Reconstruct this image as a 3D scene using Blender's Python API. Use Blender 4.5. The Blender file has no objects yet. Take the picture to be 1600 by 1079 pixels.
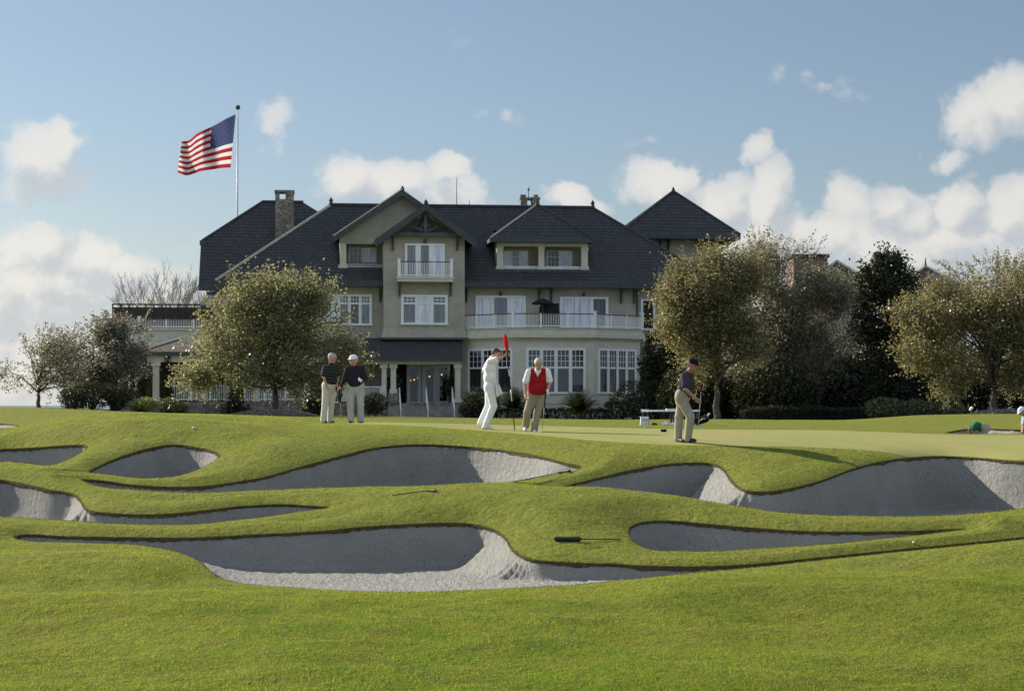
import bpy, math, random
import numpy as np
from mathutils import Vector, Matrix

R = math.radians
rng = np.random.default_rng(7)
random.seed(7)
scene = bpy.context.scene
COL = scene.collection
F = 3000.0            # focal length in pixels of the 1600 px wide photograph
HY = 633.0            # row of the horizon
HX = 800.0

# ------------------------------------------------------------------ camera
cam_d = bpy.data.cameras.new('camera')
cam_d.sensor_width = 36.0
cam_d.lens = 36.0 * F / 1600.0
cam_d.shift_y = (HY - 539.5) / 1600.0
cam_d.clip_start = 0.5
cam_d.clip_end = 60000.0
cam = bpy.data.objects.new('camera', cam_d)
cam.rotation_euler = (R(90), 0, 0)
COL.objects.link(cam)
scene.camera = cam

# ------------------------------------------------------------------ sun, sky, exposure
SUN_AZ, SUN_EL = -54.0, 27.0
sun_dir = Vector((math.sin(R(SUN_AZ)) * math.cos(R(SUN_EL)), math.cos(R(SUN_AZ)) * math.cos(R(SUN_EL)), math.sin(R(SUN_EL))))
sd_ = bpy.data.lights.new('sun', 'SUN')
sd_.energy = 5.0
sd_.angle = R(0.53)
sd_.color = (1.0, 0.93, 0.80)
sun = bpy.data.objects.new('sun', sd_)
sun.rotation_euler = sun_dir.to_track_quat('Z', 'Y').to_euler()
sun.location = (-60, 40, 60)
COL.objects.link(sun)

scene.view_settings.view_transform = 'Standard'
scene.view_settings.look = 'None'
scene.view_settings.exposure = 0.74
scene.view_settings.gamma = 1.0
scene.cycles.max_bounces = 6
scene.cycles.transparent_max_bounces = 12
scene.cycles.use_denoising = True


class NT:
    """tiny node helper"""
    def __init__(self, nt):
        self.nt = nt

    def n(self, typ, **kw):
        nd = self.nt.nodes.new(typ)
        for k, v in kw.items():
            if k.startswith('i_'):
                key = k[2:]
                nd.inputs[int(key) if key.isdigit() else key].default_value = v
            else:
                setattr(nd, k, v)
        return nd

    def l(self, a, b):
        self.nt.links.new(a, b)

    def math(self, op, a, b=None, clamp=False):
        nd = self.nt.nodes.new('ShaderNodeMath')
        nd.operation = op
        nd.use_clamp = clamp
        for i, x in enumerate((a, b)):
            if x is None:
                continue
            if isinstance(x, (int, float)):
                nd.inputs[i].default_value = x
            else:
                self.nt.links.new(x, nd.inputs[i])
        return nd.outputs[0]

    def mr(self, x, a, b, c=0.0, d=1.0, typ='SMOOTHSTEP'):
        nd = self.nt.nodes.new('ShaderNodeMapRange')
        nd.interpolation_type = typ
        self.nt.links.new(x, nd.inputs[0])
        for i, v in enumerate((a, b, c, d)):
            nd.inputs[i + 1].default_value = v
        return nd.outputs[0]

    def mix(self, fac, a, b, blend='MIX'):
        nd = self.nt.nodes.new('ShaderNodeMix')
        nd.data_type = 'RGBA'
        nd.blend_type = blend
        for s, x in ((nd.inputs[0], fac), (nd.inputs[6], a), (nd.inputs[7], b)):
            if isinstance(x, (int, float)):
                s.default_value = x
            elif isinstance(x, tuple):
                s.default_value = (*x[:3], 1.0)
            else:
                self.nt.links.new(x, s)
        return nd.outputs[2]

    def noise(self, vec, scale, detail=4.0, rough=0.55):
        nd = self.nt.nodes.new('ShaderNodeTexNoise')
        nd.inputs['Scale'].default_value = scale
        nd.inputs['Detail'].default_value = detail
        nd.inputs['Roughness'].default_value = rough
        if vec is not None:
            self.nt.links.new(vec, nd.inputs['Vector'])
        return nd.outputs['Fac']


world = bpy.data.worlds.new('World')
scene.world = world
world.use_nodes = True
wt = world.node_tree
wt.nodes.clear()
W_ = NT(wt)
out = W_.n('ShaderNodeOutputWorld')
bg = W_.n('ShaderNodeBackground', i_Strength=0.070)
W_.l(bg.outputs[0], out.inputs[0])
sky = W_.n('ShaderNodeTexSky', sky_type='NISHITA', sun_disc=False, sun_elevation=R(SUN_EL), sun_rotation=R(SUN_AZ % 360),
           altitude=10.0, air_density=1.0, dust_density=0.6, ozone_density=2.0)
tc = W_.n('ShaderNodeTexCoord')
sep = W_.n('ShaderNodeSeparateXYZ')
W_.l(tc.outputs['Generated'], sep.inputs[0])
az = W_.math('ARCTAN2', sep.outputs[0], sep.outputs[1])
el = W_.math('ARCSINE', sep.outputs[2])
comb = W_.n('ShaderNodeCombineXYZ')
W_.l(az, comb.inputs[0])
W_.l(el, comb.inputs[1])
# cloud banks: (column, row, half width, half height, weight) -> azimuth / elevation of the real sky
CLOUDS = [
    (62, 272, 66, 46, .95), (105, 250, 30, 36, .9), (12, 315, 50, 28, .5),
    (40, 395, 70, 40, 1.0), (130, 415, 70, 42, 1.0), (200, 430, 50, 28, .9), (30, 470, 190, 75, 1.0), (120, 560, 330, 80, .85), (260, 470, 90, 60, .8),
    (405, 205, 34, 46, .45), (420, 245, 26, 22, .3),
    (545, 292, 52, 38, 1.0), (615, 300, 55, 36, 1.0), (690, 285, 32, 26, .9), (700, 320, 70, 30, .7),
    (892, 322, 38, 20, .95), (935, 335, 26, 16, .6),
    (1045, 300, 56, 42, 1.0), (1165, 255, 24, 30, .7), (1120, 335, 70, 45, .9), (1200, 330, 28, 50, 1.0), (1190, 390, 80, 55, 1.0),
    (1310, 325, 42, 36, .75), (1290, 380, 70, 40, .9),
    (1405, 345, 56, 44, 1.0), (1500, 330, 52, 46, 1.0), (1590, 345, 60, 52, 1.0), (1450, 395, 230, 55, 1.0), (1700, 380, 90, 60, 1.0),
    (1545, 195, 62, 42, .95), (1600, 190, 70, 50, .95), (1475, 248, 44, 20, .55), (1700, 230, 90, 40, .8),
    (1225, 130, 46, 20, .28), (1310, 146, 50, 20, .32), (785, 180, 50, 20, .25), (700, 60, 60, 40, .22), (1015, 232, 40, 14, .25),
]
wn = W_.n('ShaderNodeTexNoise', i_Scale=9.0, i_Detail=6.0, i_Roughness=0.6)
W_.l(comb.outputs[0], wn.inputs['Vector'])
wsub = W_.n('ShaderNodeVectorMath', operation='SUBTRACT')
W_.l(wn.outputs['Color'], wsub.inputs[0])
wsub.inputs[1].default_value = (.5, .5, .5)
wsc = W_.n('ShaderNodeVectorMath', operation='SCALE')
W_.l(wsub.outputs[0], wsc.inputs[0])
wsc.inputs['Scale'].default_value = 0.060
wadd = W_.n('ShaderNodeVectorMath', operation='ADD')
W_.l(comb.outputs[0], wadd.inputs[0])
W_.l(wsc.outputs[0], wadd.inputs[1])


def cloud_density(vec, soft=False):
    tot = None
    for (px, py, rx, ry, wgt) in CLOUDS:
        if soft and wgt < .8:
            continue
        a_, e_ = math.atan((px - HX) / F), math.atan((HY - py) / F)
        s = W_.n('ShaderNodeVectorMath', operation='SUBTRACT')
        W_.l(vec, s.inputs[0])
        s.inputs[1].default_value = (a_, e_, 0)
        m = W_.n('ShaderNodeVectorMath', operation='MULTIPLY')
        W_.l(s.outputs[0], m.inputs[0])
        m.inputs[1].default_value = (F / rx / 1.35, F / ry / 1.35, 0)
        ln = W_.n('ShaderNodeVectorMath', operation='LENGTH')
        W_.l(m.outputs[0], ln.inputs[0])
        g = W_.mr(ln.outputs['Value'], 0.0, 1.35, wgt, 0.0)
        tot = g if tot is None else W_.math('MAXIMUM', tot, g)
    return tot


dens = cloud_density(wadd.outputs[0])
n1 = W_.noise(comb.outputs[0], 26.0, 7.0, 0.6)
n2 = W_.noise(comb.outputs[0], 70.0, 5.0, 0.55)
band = W_.mr(el, 0.0, 0.16, 0.30, 0.0)          # low bank of cloud all round the horizon
behind = W_.mr(sep.outputs[1], -0.2, 0.75, 1.0, 0.0)
wide = W_.math('MULTIPLY', W_.mr(W_.noise(tc.outputs['Generated'], 2.2, 6, .6), .44, .62), behind)
d0 = W_.math('MAXIMUM', W_.math('MAXIMUM', dens, band), wide)
dn = W_.math('ADD', d0, W_.math('MULTIPLY', W_.math('ADD', W_.math('SUBTRACT', n1, .5), W_.math('MULTIPLY', W_.math('SUBTRACT', n2, .5), .8)), 1.15))
mask = W_.math('MULTIPLY', W_.mr(dn, 0.14, 0.50), W_.mr(d0, .02, .25), clamp=True)
mask = W_.math('MULTIPLY', mask, W_.mr(d0, 0.0, 0.9, 0.45, 1.0))
# light / shade within a cloud: thick lower parts are greyer, rims and crowns are bright
shv = W_.n('ShaderNodeVectorMath', operation='ADD')
W_.l(comb.outputs[0], shv.inputs[0])
shv.inputs[1].default_value = (-.0065, .0075, 0)
n1s = W_.noise(shv.outputs[0], 26.0, 7.0, 0.6)
dsh = cloud_density(shv.outputs[0], soft=True)
shade = W_.math('ADD', W_.math('SUBTRACT', n1, n1s), W_.math('MULTIPLY', W_.math('SUBTRACT', d0, dsh), .55))
shade = W_.math('ADD', shade, W_.math('MULTIPLY', W_.math('SUBTRACT', n2, .5), .18))
sfac = W_.mr(shade, -.16, .20)
ccol = W_.mix(sfac, (4.9, 5.1, 5.4), (7.6, 7.2, 6.7))
ccol = W_.mix(behind, ccol, (9.2, 10.6, 12.8))  # unseen cloud behind the camera, brightened and blued to fill the shade
# haze towards the sun's side and the horizon
hz = W_.mr(el, 0.0, 0.13, 1.0, 0.0)
skyc = W_.n('ShaderNodeHueSaturation', i_Saturation=0.84, i_Value=0.78)
W_.l(sky.outputs[0], skyc.inputs['Color'])
west = W_.mr(az, -.05, -.30)
lowc = W_.mix(west, (4.0, 4.6, 5.2), (7.2, 7.2, 7.2))
sky1 = W_.mix(W_.math('MULTIPLY', hz, .62), W_.mix(1.0, skyc.outputs[0], (.90, .95, 1.01), 'MULTIPLY'), lowc)
fin = W_.mix(W_.math('MULTIPLY', mask, .80), sky1, ccol)
W_.l(fin, bg.inputs['Color'])

# ------------------------------------------------------------------ materials
MATS = {}


def newmat(name):
    m = bpy.data.materials.new(name)
    m.use_nodes = True
    m.node_tree.nodes.clear()
    return m, NT(m.node_tree)


def mat(name, c1, c2=None, scale=6.0, rough=0.7, spec=0.3, bump=0.0, bscale=None, metal=0.0, coords='Object', detail=4):
    if name in MATS:
        return MATS[name]
    m, T = newmat(name)
    o = T.n('ShaderNodeOutputMaterial')
    p = T.n('ShaderNodeBsdfPrincipled', i_Roughness=rough, i_Metallic=metal)
    p.inputs['Specular IOR Level'].default_value = spec
    T.l(p.outputs[0], o.inputs[0])
    t = T.n('ShaderNodeTexCoord')
    v = t.outputs[coords]
    if c2 is None:
        c2 = tuple(x * 0.86 for x in c1)
    f = T.mr(T.noise(v, scale, detail), .35, .65)
    T.l(T.mix(f, c1, c2), p.inputs['Base Color'])
    if bump:
        b = T.n('ShaderNodeBump', i_Strength=bump, i_Distance=0.02)
        T.l(T.noise(v, bscale or scale * 4, 3), b.inputs['Height'])
        T.l(b.outputs[0], p.inputs['Normal'])
    MATS[name] = m
    return m


def leafmat(name, c1, c2, trans, gloss=0.10, tfac=0.45, rough=0.35, glint=0.0):
    """two-sided leaf: diffuse + translucent + a glossy coat, colour varying leaf by leaf"""
    m, T = newmat(name)
    o = T.n('ShaderNodeOutputMaterial')
    g = T.n('ShaderNodeNewGeometry')
    rnd = g.outputs['Random Per Island']
    col = T.mix(rnd, c1, c2)
    if glint:  # sun glints and pale undersides painted as a share of lighter leaves
        col = T.mix(T.math('GREATER_THAN', T.math('FRACT', T.math('MULTIPLY', rnd, 37.0)), 1 - glint), col, tuple(min(x * 1.7 + .02, .34) for x in c2))
    tcol = T.mix(rnd, trans, tuple(x * .6 for x in trans))
    d = T.n('ShaderNodeBsdfDiffuse')
    T.l(col, d.inputs[0])
    tr = T.n('ShaderNodeBsdfTranslucent')
    T.l(tcol, tr.inputs[0])
    mx = T.n('ShaderNodeMixShader', i_0=tfac)
    T.l(d.outputs[0], mx.inputs[1])
    T.l(tr.outputs[0], mx.inputs[2])
    gl = T.n('ShaderNodeBsdfGlossy', i_Roughness=rough)
    gl.inputs[0].default_value = (.9, .9, .85, 1)
    mx2 = T.n('ShaderNodeMixShader', i_0=gloss)
    T.l(mx.outputs[0], mx2.inputs[1])
    T.l(gl.outputs[0], mx2.inputs[2])
    T.l(mx2.outputs[0], o.inputs[0])
    MATS[name] = m
    return m


# ------------------------------------------------------------------ object helpers
def put(name, me, parent=None, mats=None):
    o = bpy.data.objects.new(name, me)
    COL.objects.link(o)
    if parent is not None:
        o.parent = parent
    for m in (mats if isinstance(mats, (list, tuple)) else [mats] if mats else []):
        me.materials.append(m)
    return o


def tag(o, label=None, cat=None, group=None, kind=None):
    if label:
        o['label'] = label
    if cat:
        o['category'] = cat
    if group:
        o['group'] = group
    if kind:
        o['kind'] = kind
    return o


def empty(name, loc=(0, 0, 0), rz=0.0, parent=None):
    o = bpy.data.objects.new(name, None)
    o.empty_display_size = 0.2
    o.location = loc
    o.rotation_euler = (0, 0, rz)
    COL.objects.link(o)
    if parent is not None:
        o.parent = parent
    return o


def np_mesh(name, verts, faces, smooth=True, mi=None, uv=None):
    """verts (N,3), faces (M,k) -> mesh"""
    verts = np.asarray(verts, np.float32)
    faces = np.asarray(faces, np.int32)
    me = bpy.data.meshes.new(name)
    M, k = faces.shape
    me.vertices.add(len(verts))
    me.vertices.foreach_set('co', verts.ravel())
    me.loops.add(M * k)
    me.loops.foreach_set('vertex_index', faces.ravel())
    me.polygons.add(M)
    me.polygons.foreach_set('loop_start', np.arange(0, M * k, k, dtype=np.int32))
    sm = np.full(M, smooth, bool) if np.isscalar(smooth) else smooth
    me.polygons.foreach_set('use_smooth', sm)
    if mi is not None:
        me.polygons.foreach_set('material_index', np.asarray(mi, np.int32))
    me.update(calc_edges=True)
    return me


class MB:
    """collects boxes, bars, tubes and polygons into one mesh"""
    def __init__(self):
        self.v, self.f, self.uv = [], [], []

    def poly(self, pts, uvs=None):
        i = len(self.v)
        self.v += [tuple(p) for p in pts]
        self.f.append(tuple(range(i, i + len(pts))))
        self.uv.append(uvs)

    def mesh(self, verts, faces):
        i = len(self.v)
        self.v += [tuple(p) for p in verts]
        for f in faces:
            self.f.append(tuple(j + i for j in f))
            self.uv.append(None)

    def box(self, x0, x1, y0, y1, z0, z1):
        x0, x1 = min(x0, x1), max(x0, x1)
        y0, y1 = min(y0, y1), max(y0, y1)
        z0, z1 = min(z0, z1), max(z0, z1)
        v = [(x0, y0, z0), (x1, y0, z0), (x1, y1, z0), (x0, y1, z0), (x0, y0, z1), (x1, y0, z1), (x1, y1, z1), (x0, y1, z1)]
        self.mesh(v, [(0, 3, 2, 1), (4, 5, 6, 7), (0, 1, 5, 4), (1, 2, 6, 5), (2, 3, 7, 6), (3, 0, 4, 7)])

    def obox(self, fr, s0, s1, d0, d1, z0, z1):
        """box in a facet frame fr=(O,e): s along e, d outward, z up"""
        (ox, oy), (ex, ey) = fr
        nx, ny = ey, -ex
        def P(s, d, z):
            return (ox + ex * s + nx * d, oy + ey * s + ny * d, z)
        v = [P(s0, d0, z0), P(s1, d0, z0), P(s1, d1, z0), P(s0, d1, z0), P(s0, d0, z1), P(s1, d0, z1), P(s1, d1, z1), P(s0, d1, z1)]
        self.mesh(v, [(0, 1, 2, 3), (4, 7, 6, 5), (0, 4, 5, 1), (1, 5, 6, 2), (2, 6, 7, 3), (3, 7, 4, 0)])

    def prism(self, pts, ext):
        """pts: planar polygon, ext: extrusion vector"""
        n = len(pts)
        a = [Vector(p) for p in pts]
        b = [p + Vector(ext) for p in a]
        self.mesh(a + b, [tuple(range(n))[::-1], tuple(range(n, 2 * n))] + [(i, (i + 1) % n, n + (i + 1) % n, n + i) for i in range(n)])

    def tube(self, pts, radii, seg=6, cap=True):
        pts = [Vector(p) for p in pts]
        if not hasattr(radii, '__len__'):
            radii = [radii] * len(pts)
        i0 = len(self.v)
        n = len(pts)
        prev = None
        for k, p in enumerate(pts):
            d = (pts[min(k + 1, n - 1)] - pts[max(k - 1, 0)])
            if d.length < 1e-9:
                d = Vector((0, 0, 1))
            d.normalize()
            if prev is None:
                a = d.orthogonal().normalized()
            else:
                a = (prev - d * prev.dot(d))
                a = a.normalized() if a.length > 1e-6 else d.orthogonal().normalized()
            prev = a
            b = d.cross(a)
            for s in range(seg):
                t = 2 * math.pi * s / seg
                self.v.append(tuple(p + (a * math.cos(t) + b * math.sin(t)) * radii[k]))
        for k in range(n - 1):
            for s in range(seg):
                s2 = (s + 1) % seg
                self.f.append((i0 + k * seg + s, i0 + k * seg + s2, i0 + (k + 1) * seg + s2, i0 + (k + 1) * seg + s))
                self.uv.append(None)
        if cap:
            self.f.append(tuple(i0 + s for s in range(seg))[::-1])
            self.f.append(tuple(i0 + (n - 1) * seg + s for s in range(seg)))
            self.uv += [None, None]

    def lathe(self, c, prof, seg=12):
        """prof: (radius, z) list around the vertical through c"""
        self.tube([(c[0], c[1], c[2] + z) for r, z in prof], [r for r, z in prof], seg)

    def sphere(self, c, r, seg=10, rings=7, sc=(1, 1, 1)):
        vs, fs = [], []
        for i in range(rings + 1):
            th = math.pi * i / rings
            for j in range(seg):
                ph = 2 * math.pi * j / seg
                vs.append((c[0] + r * sc[0] * math.sin(th) * math.cos(ph), c[1] + r * sc[1] * math.sin(th) * math.sin(ph), c[2] + r * sc[2] * math.cos(th)))
        for i in range(rings):
            for j in range(seg):
                j2 = (j + 1) % seg
                fs.append((i * seg + j, (i + 1) * seg + j, (i + 1) * seg + j2, i * seg + j2))
        self.mesh(vs, fs)

    def build(self, name, mats, parent=None, smooth=False):
        me = bpy.data.meshes.new(name)
        me.from_pydata(self.v, [], self.f)
        if any(u is not None for u in self.uv):
            ul = me.uv_layers.new(name='UVMap')
            k = 0
            for f, u in zip(self.f, self.uv):
                for j in range(len(f)):
                    ul.data[k].uv = u[j] if u is not None else (self.v[f[j]][0], self.v[f[j]][2])
                    k += 1
        if smooth:
            me.polygons.foreach_set('use_smooth', np.ones(len(me.polygons), bool))
        me.update()
        return put(name, me, parent, mats)


def smoothstep(a, b, x):
    t = np.clip((x - a) / (b - a), 0, 1)
    return t * t * (3 - 2 * t)

# ------------------------------------------------------------------ terrain
YK = np.array([8, 10, 14, 18, 22, 24.5, 27, 29.5, 32, 34.5, 37, 39, 41, 43, 46, 50, 56, 62, 70, 80, 90, 100, 115, 130, 165.])
near = [1777, 1533, 1243, 1075, 967, 922, 873, 823, 775, 735]
PXK = np.array([-500, 0, 130, 250, 420, 510, 600, 800, 1070, 1300, 1450, 1600, 2100.])
far = {
    0:    [705, 689, 677, 672, 671, 670, 667, 662, 655, 647, 641, 638, 635.5, 637, 700],
    130:  [696, 676, 661, 652, 651, 653, 656, 655, 652, 647, 643, 641, 638, 638, 700],
    250:  [692, 669, 654, 647, 647, 650, 653, 653, 651, 648, 646, 645, 645, 645, 700],
    420:  [695, 676, 662, 654, 650, 650, 652, 653, 652.5, 650, 649, 649, 650, 652, 700],
    510:  [698, 681, 670, 664.5, 661.5, 660.5, 660, 657.5, 654.5, 651, 649.5, 650, 651.5, 652.5, 700],
    600:  [700, 684, 672, 665, 661, 660, 660, 658, 655, 652, 650, 651, 653, 653, 700],
    800:  [702, 687, 679, 674, 669, 666, 663, 660, 657, 654.5, 654, 655, 656, 656, 700],
    1070: [698, 685, 680, 677, 673, 670, 666, 661, 657, 655, 655, 656, 657, 657, 700],
    1300: [700, 691, 685, 681, 677, 673, 669, 665, 660, 657, 656, 656, 657, 657, 700],
    1450: [703, 694, 688, 684, 680, 677, 673, 667, 657, 650, 648, 650, 655, 656, 700],
    1600: [704, 696, 690, 686, 682, 679, 675, 668, 657, 649, 646, 648, 655, 656, 700],
}
far[-500] = far[0]
far[2100] = far[1600]
ZT = np.array([[-(y - HY) / F * Y for y, Y in zip(near + far[int(p)], YK)] for p in PXK])   # (C,K)
for i, p in enumerate(PXK):       # the near ground rises a little to the left
    ZT[i, :3] += 0.0


def pchip_slopes(x, y):
    h = np.diff(x)
    d = np.diff(y, axis=-1) / h
    w1 = 2 * h[1:] + h[:-1]
    w2 = h[1:] + 2 * h[:-1]
    a, b = d[..., :-1], d[..., 1:]
    ok = a * b > 0
    with np.errstate(divide='ignore', invalid='ignore'):
        m = np.where(ok, (w1 + w2) / (w1 / a + w2 / b), 0.0)
    return np.concatenate([d[..., :1], m, d[..., -1:]], axis=-1)


ZM = pchip_slopes(YK, ZT)


def hermite(x0, x1, y0, y1, m0, m1, x):
    h = x1 - x0
    t = (x - x0) / h
    t2, t3 = t * t, t * t * t
    return (2 * t3 - 3 * t2 + 1) * y0 + (t3 - 2 * t2 + t) * h * m0 + (-2 * t3 + 3 * t2) * y1 + (t3 - t2) * h * m1


def h_base(X, Y):
    X = np.asarray(X, float).ravel()
    Y = np.asarray(Y, float).ravel()
    o = np.empty_like(X)
    for s in range(0, len(X), 150000):
        x, y = X[s:s + 150000], Y[s:s + 150000]
        px = np.clip(HX + F * x / np.maximum(y, 8), PXK[0] + 1e-6, PXK[-1] - 1e-6)
        yc = np.clip(y, YK[0], YK[-1] - 1e-6)
        k = np.clip(np.searchsorted(YK, yc, 'right') - 1, 0, len(YK) - 2)
        zc = hermite(YK[k], YK[k + 1], ZT[:, k], ZT[:, k + 1], ZM[:, k], ZM[:, k + 1], yc)   # (C,N)
        m = pchip_slopes(PXK, zc.T).T
        c = np.clip(np.searchsorted(PXK, px, 'right') - 1, 0, len(PXK) - 2)
        n = np.arange(len(x))
        o[s:s + 150000] = hermite(PXK[c], PXK[c + 1], zc[c, n], zc[c + 1, n], m[c, n], m[c + 1, n], px)
    return o


_perm = rng.random((256, 256))


def vnoise(x, y):
    xi, yi = np.floor(x).astype(int), np.floor(y).astype(int)
    fx, fy = x - xi, y - yi
    fx, fy = fx * fx * (3 - 2 * fx), fy * fy * (3 - 2 * fy)
    g = lambda a, b: _perm[a % 256, b % 256]
    return (g(xi, yi) * (1 - fx) + g(xi + 1, yi) * fx) * (1 - fy) + (g(xi, yi + 1) * (1 - fx) + g(xi + 1, yi + 1) * fx) * fy - .5


def bump(X, Y):
    px = HX + F * X / np.maximum(Y, 8)
    e0 = 43 - 6.5 * smoothstep(330, 520, px)
    w = 1 - smoothstep(e0 - 2, e0 + 1.5, Y)
    b = .20 * vnoise(X / 2.7, Y / 1.9) + .14 * vnoise(X / 5.5 + 2, Y / 3.5 + 6) + .07 * vnoise(X / 1.1 + 9, Y / .9 + 4) + .030 * vnoise(X / .4, Y / .35)
    far_ = smoothstep(48, 60, Y) * .06 * vnoise(X / 5 + 3, Y / 5)
    tilt = -.30 * smoothstep(-1.5, 6.0, X) * (1 - smoothstep(21, 25.5, Y))      # the near slope falls away to the right
    return b * w + far_ + tilt


def h0(X, Y):
    X = np.asarray(X, float).ravel()
    Y = np.asarray(Y, float).ravel()
    return h_base(X, Y) + bump(X, Y)


def cast(px, py, hf, y0=10.0, y1=120.0, n=440):
    """camera rays against the bare ground -> X, Y"""
    px = np.asarray(px, float).ravel()
    py = np.asarray(py, float).ravel()
    ax, az_ = (px - HX) / F, -(py - HY) / F
    Ys = np.geomspace(y0, y1, n)
    YY = np.broadcast_to(Ys, (len(px), n))
    H = hf((YY * ax[:, None]).ravel(), YY.ravel()).reshape(len(px), n)
    below = (YY * az_[:, None]) <= H
    below[:, 0] = False
    i = np.where(below.any(1), below.argmax(1), n - 1)
    lo, hi = Ys[np.maximum(i - 1, 0)], Ys[i]
    for _ in range(16):
        mid = (lo + hi) / 2
        b = mid * az_ <= hf(mid * ax, mid)
        hi = np.where(b, mid, hi)
        lo = np.where(b, lo, mid)
    return hi * ax, hi


def spline(pts, step=4.0):
    P = np.array(pts, float)
    n = len(P)
    o = []
    for i in range(n):
        p0, p1, p2, p3 = P[i - 1], P[i], P[(i + 1) % n], P[(i + 2) % n]
        m = max(2, int(np.linalg.norm(p2 - p1) / step))
        # centripetal-ish: damp the tangents
        L = np.linalg.norm(p2 - p1)
        t1 = (p2 - p0) / max(np.linalg.norm(p2 - p1) + np.linalg.norm(p1 - p0), 1e-6) * L
        t2 = (p3 - p1) / max(np.linalg.norm(p3 - p2) + np.linalg.norm(p2 - p1), 1e-6) * L
        for k in range(m):
            t = k / m
            o.append((2 * t**3 - 3 * t**2 + 1) * p1 + (t**3 - 2 * t**2 + t) * t1 + (-2 * t**3 + 3 * t**2) * p2 + (t**3 - t**2) * t2)
    return np.array(o)


RIM = 0.17
BUNKERS = [
    dict(c=.10, k=4.0, p=[(20, 838), (43, 834), (100, 837), (200, 838.5), (300, 839), (400, 834), (500, 829), (570, 822), (640, 818), (700, 816), (740, 818), (775, 828), (793, 843),
          (800, 856), (815, 867), (840, 874), (900, 878), (960, 880), (1010, 883), (1100, 884), (1180, 880), (1260, 872), (1340, 864), (1420, 856), (1500, 848.5), (1600, 838), (1720, 824),
          (1720, 829), (1600, 842), (1500, 852.5), (1420, 860), (1340, 868.5), (1260, 877), (1180, 886), (1100, 893), (1000, 903), (950, 908), (900, 913), (800, 918.5), (700, 923), (620, 924.5), (540, 922.5), (450, 917), (380, 911),
          (345, 903), (328, 892), (316, 880), (298, 870), (270, 860), (230, 853), (180, 849), (100, 847), (60, 846), (30, 843)]),
    dict(c=.28, k=3.0, p=[(981, 828), (992, 818), (1017, 813), (1054, 813), (1100, 817), (1174, 823.5), (1248, 828.5), (1322, 830), (1415, 829), (1507, 826),
          (1461, 832.5), (1392, 840), (1322, 847), (1248, 853), (1174, 858), (1110, 861), (1054, 860.5), (1015, 858), (990, 846)]),
    dict(c=.25, k=6.0, gmax=1320, p=[(880, 761), (929, 747), (980, 735), (1036, 725), (1082, 722), (1114, 724), (1130, 731), (1140, 745), (1151, 757), (1166, 765), (1202, 767), (1244, 760), (1285, 749),
          (1322, 735), (1359, 724), (1406, 716), (1461, 712), (1517, 714), (1572, 718.5), (1640, 724), (1760, 730), (1900, 736), (1900, 776), (1760, 784), (1640, 789), (1600, 793), (1563, 798), (1507, 803), (1438, 806), (1369, 806),
          (1276, 804), (1211, 799), (1156, 791), (1082, 779), (999, 769), (929, 764)]),
    dict(c=.25, k=5.0, p=[(126, 748.5), (150, 749), (175, 752), (212, 757), (275, 760), (325, 758), (375, 751), (415, 744), (460, 731), (524, 714), (580, 700), (640, 694), (700, 695), (780, 702), (840, 712),
          (880, 722), (909, 729.5), (890, 737), (860, 743), (800, 752), (724, 756.5), (660, 759), (580, 760), (500, 762), (400, 766), (300, 769.5), (225, 766.5), (175, 762.5), (145, 757)]),
    dict(c=.25, k=3.0, p=[(138, 737), (155, 727), (175, 718), (212, 705), (250, 696), (275, 694), (300, 697), (325, 702), (344, 711), (338, 718), (325, 726), (300, 737), (270, 744.5), (237, 747), (200, 745), (162, 740)]),
    dict(c=.25, k=3.0, p=[(-120, 704), (0, 701), (62, 698), (107, 695), (132, 695), (137, 699), (120, 711), (100, 721), (77, 727), (38, 723), (0, 722), (-120, 726)]),
    dict(c=.22, k=8.0, p=[(-120, 744), (0, 749), (37, 755), (75, 764), (115, 771), (126, 780), (132, 790), (142, 797), (175, 801), (225, 803), (275, 801), (325, 796), (375, 790), (440, 787), (480, 789), (515, 792.5),
          (460, 800), (420, 806), (360, 813), (300, 819), (225, 819), (175, 817.5), (140, 815), (75, 811), (0, 807), (-120, 806)]),
    dict(c=.05, k=.6, rim=.01, p=[(-120, 661), (0, 661.5), (22, 663), (31, 665.5), (10, 668.5), (-120, 669)]),
    dict(c=.80, k=3.0, rim=.02, p=[(1477, 676), (1490, 673), (1510, 669.8), (1530, 668.8), (1560, 669.8), (1600, 671), (1720, 671), (1720, 678), (1600, 677.3), (1530, 677.3)]),
]
GREEN = [(540, 661.2), (640, 664.5), (700, 668.5), (770, 674), (860, 681), (900, 685), (950, 689), (1030, 693), (1090, 694), (1200, 696), (1300, 698), (1400, 700), (1500, 703), (1600, 706), (1760, 712),
         (1760, 680), (1600, 679.3), (1480, 678.2), (1380, 674.5), (1300, 672), (1200, 671), (1100, 670.3), (1000, 669), (900, 666.5), (800, 663.5), (700, 661), (620, 659.6), (560, 659.6)]

# the sheet: a fan of columns, rows close together where the bunkers are
a_f = np.arange(-.172, .172, .00037)
a_m = .172 + np.cumsum(np.geomspace(.0006, .12, 60))
A = np.concatenate([-a_m[::-1], a_f, a_m])
Yr = np.concatenate([np.linspace(-20, 8, 24, endpoint=False), np.arange(8, 22.5, .10), np.arange(22.5, 39, .030), np.arange(39, 48, .06), np.arange(48, 64, .08), np.geomspace(64, 165, 70)])
NA, NR = len(A), len(Yr)
GX = (A[None, :] * (Yr[:, None] + 30)).copy()
GY = np.repeat(Yr[:, None], NA, 1)
gx, gy = GX.ravel(), GY.ravel()
cellx = np.gradient(A)[None, :] * (Yr[:, None] + 30)
celly = np.repeat(np.gradient(Yr)[:, None], NA, 1)
cell = np.minimum(cellx, celly).ravel()


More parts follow.
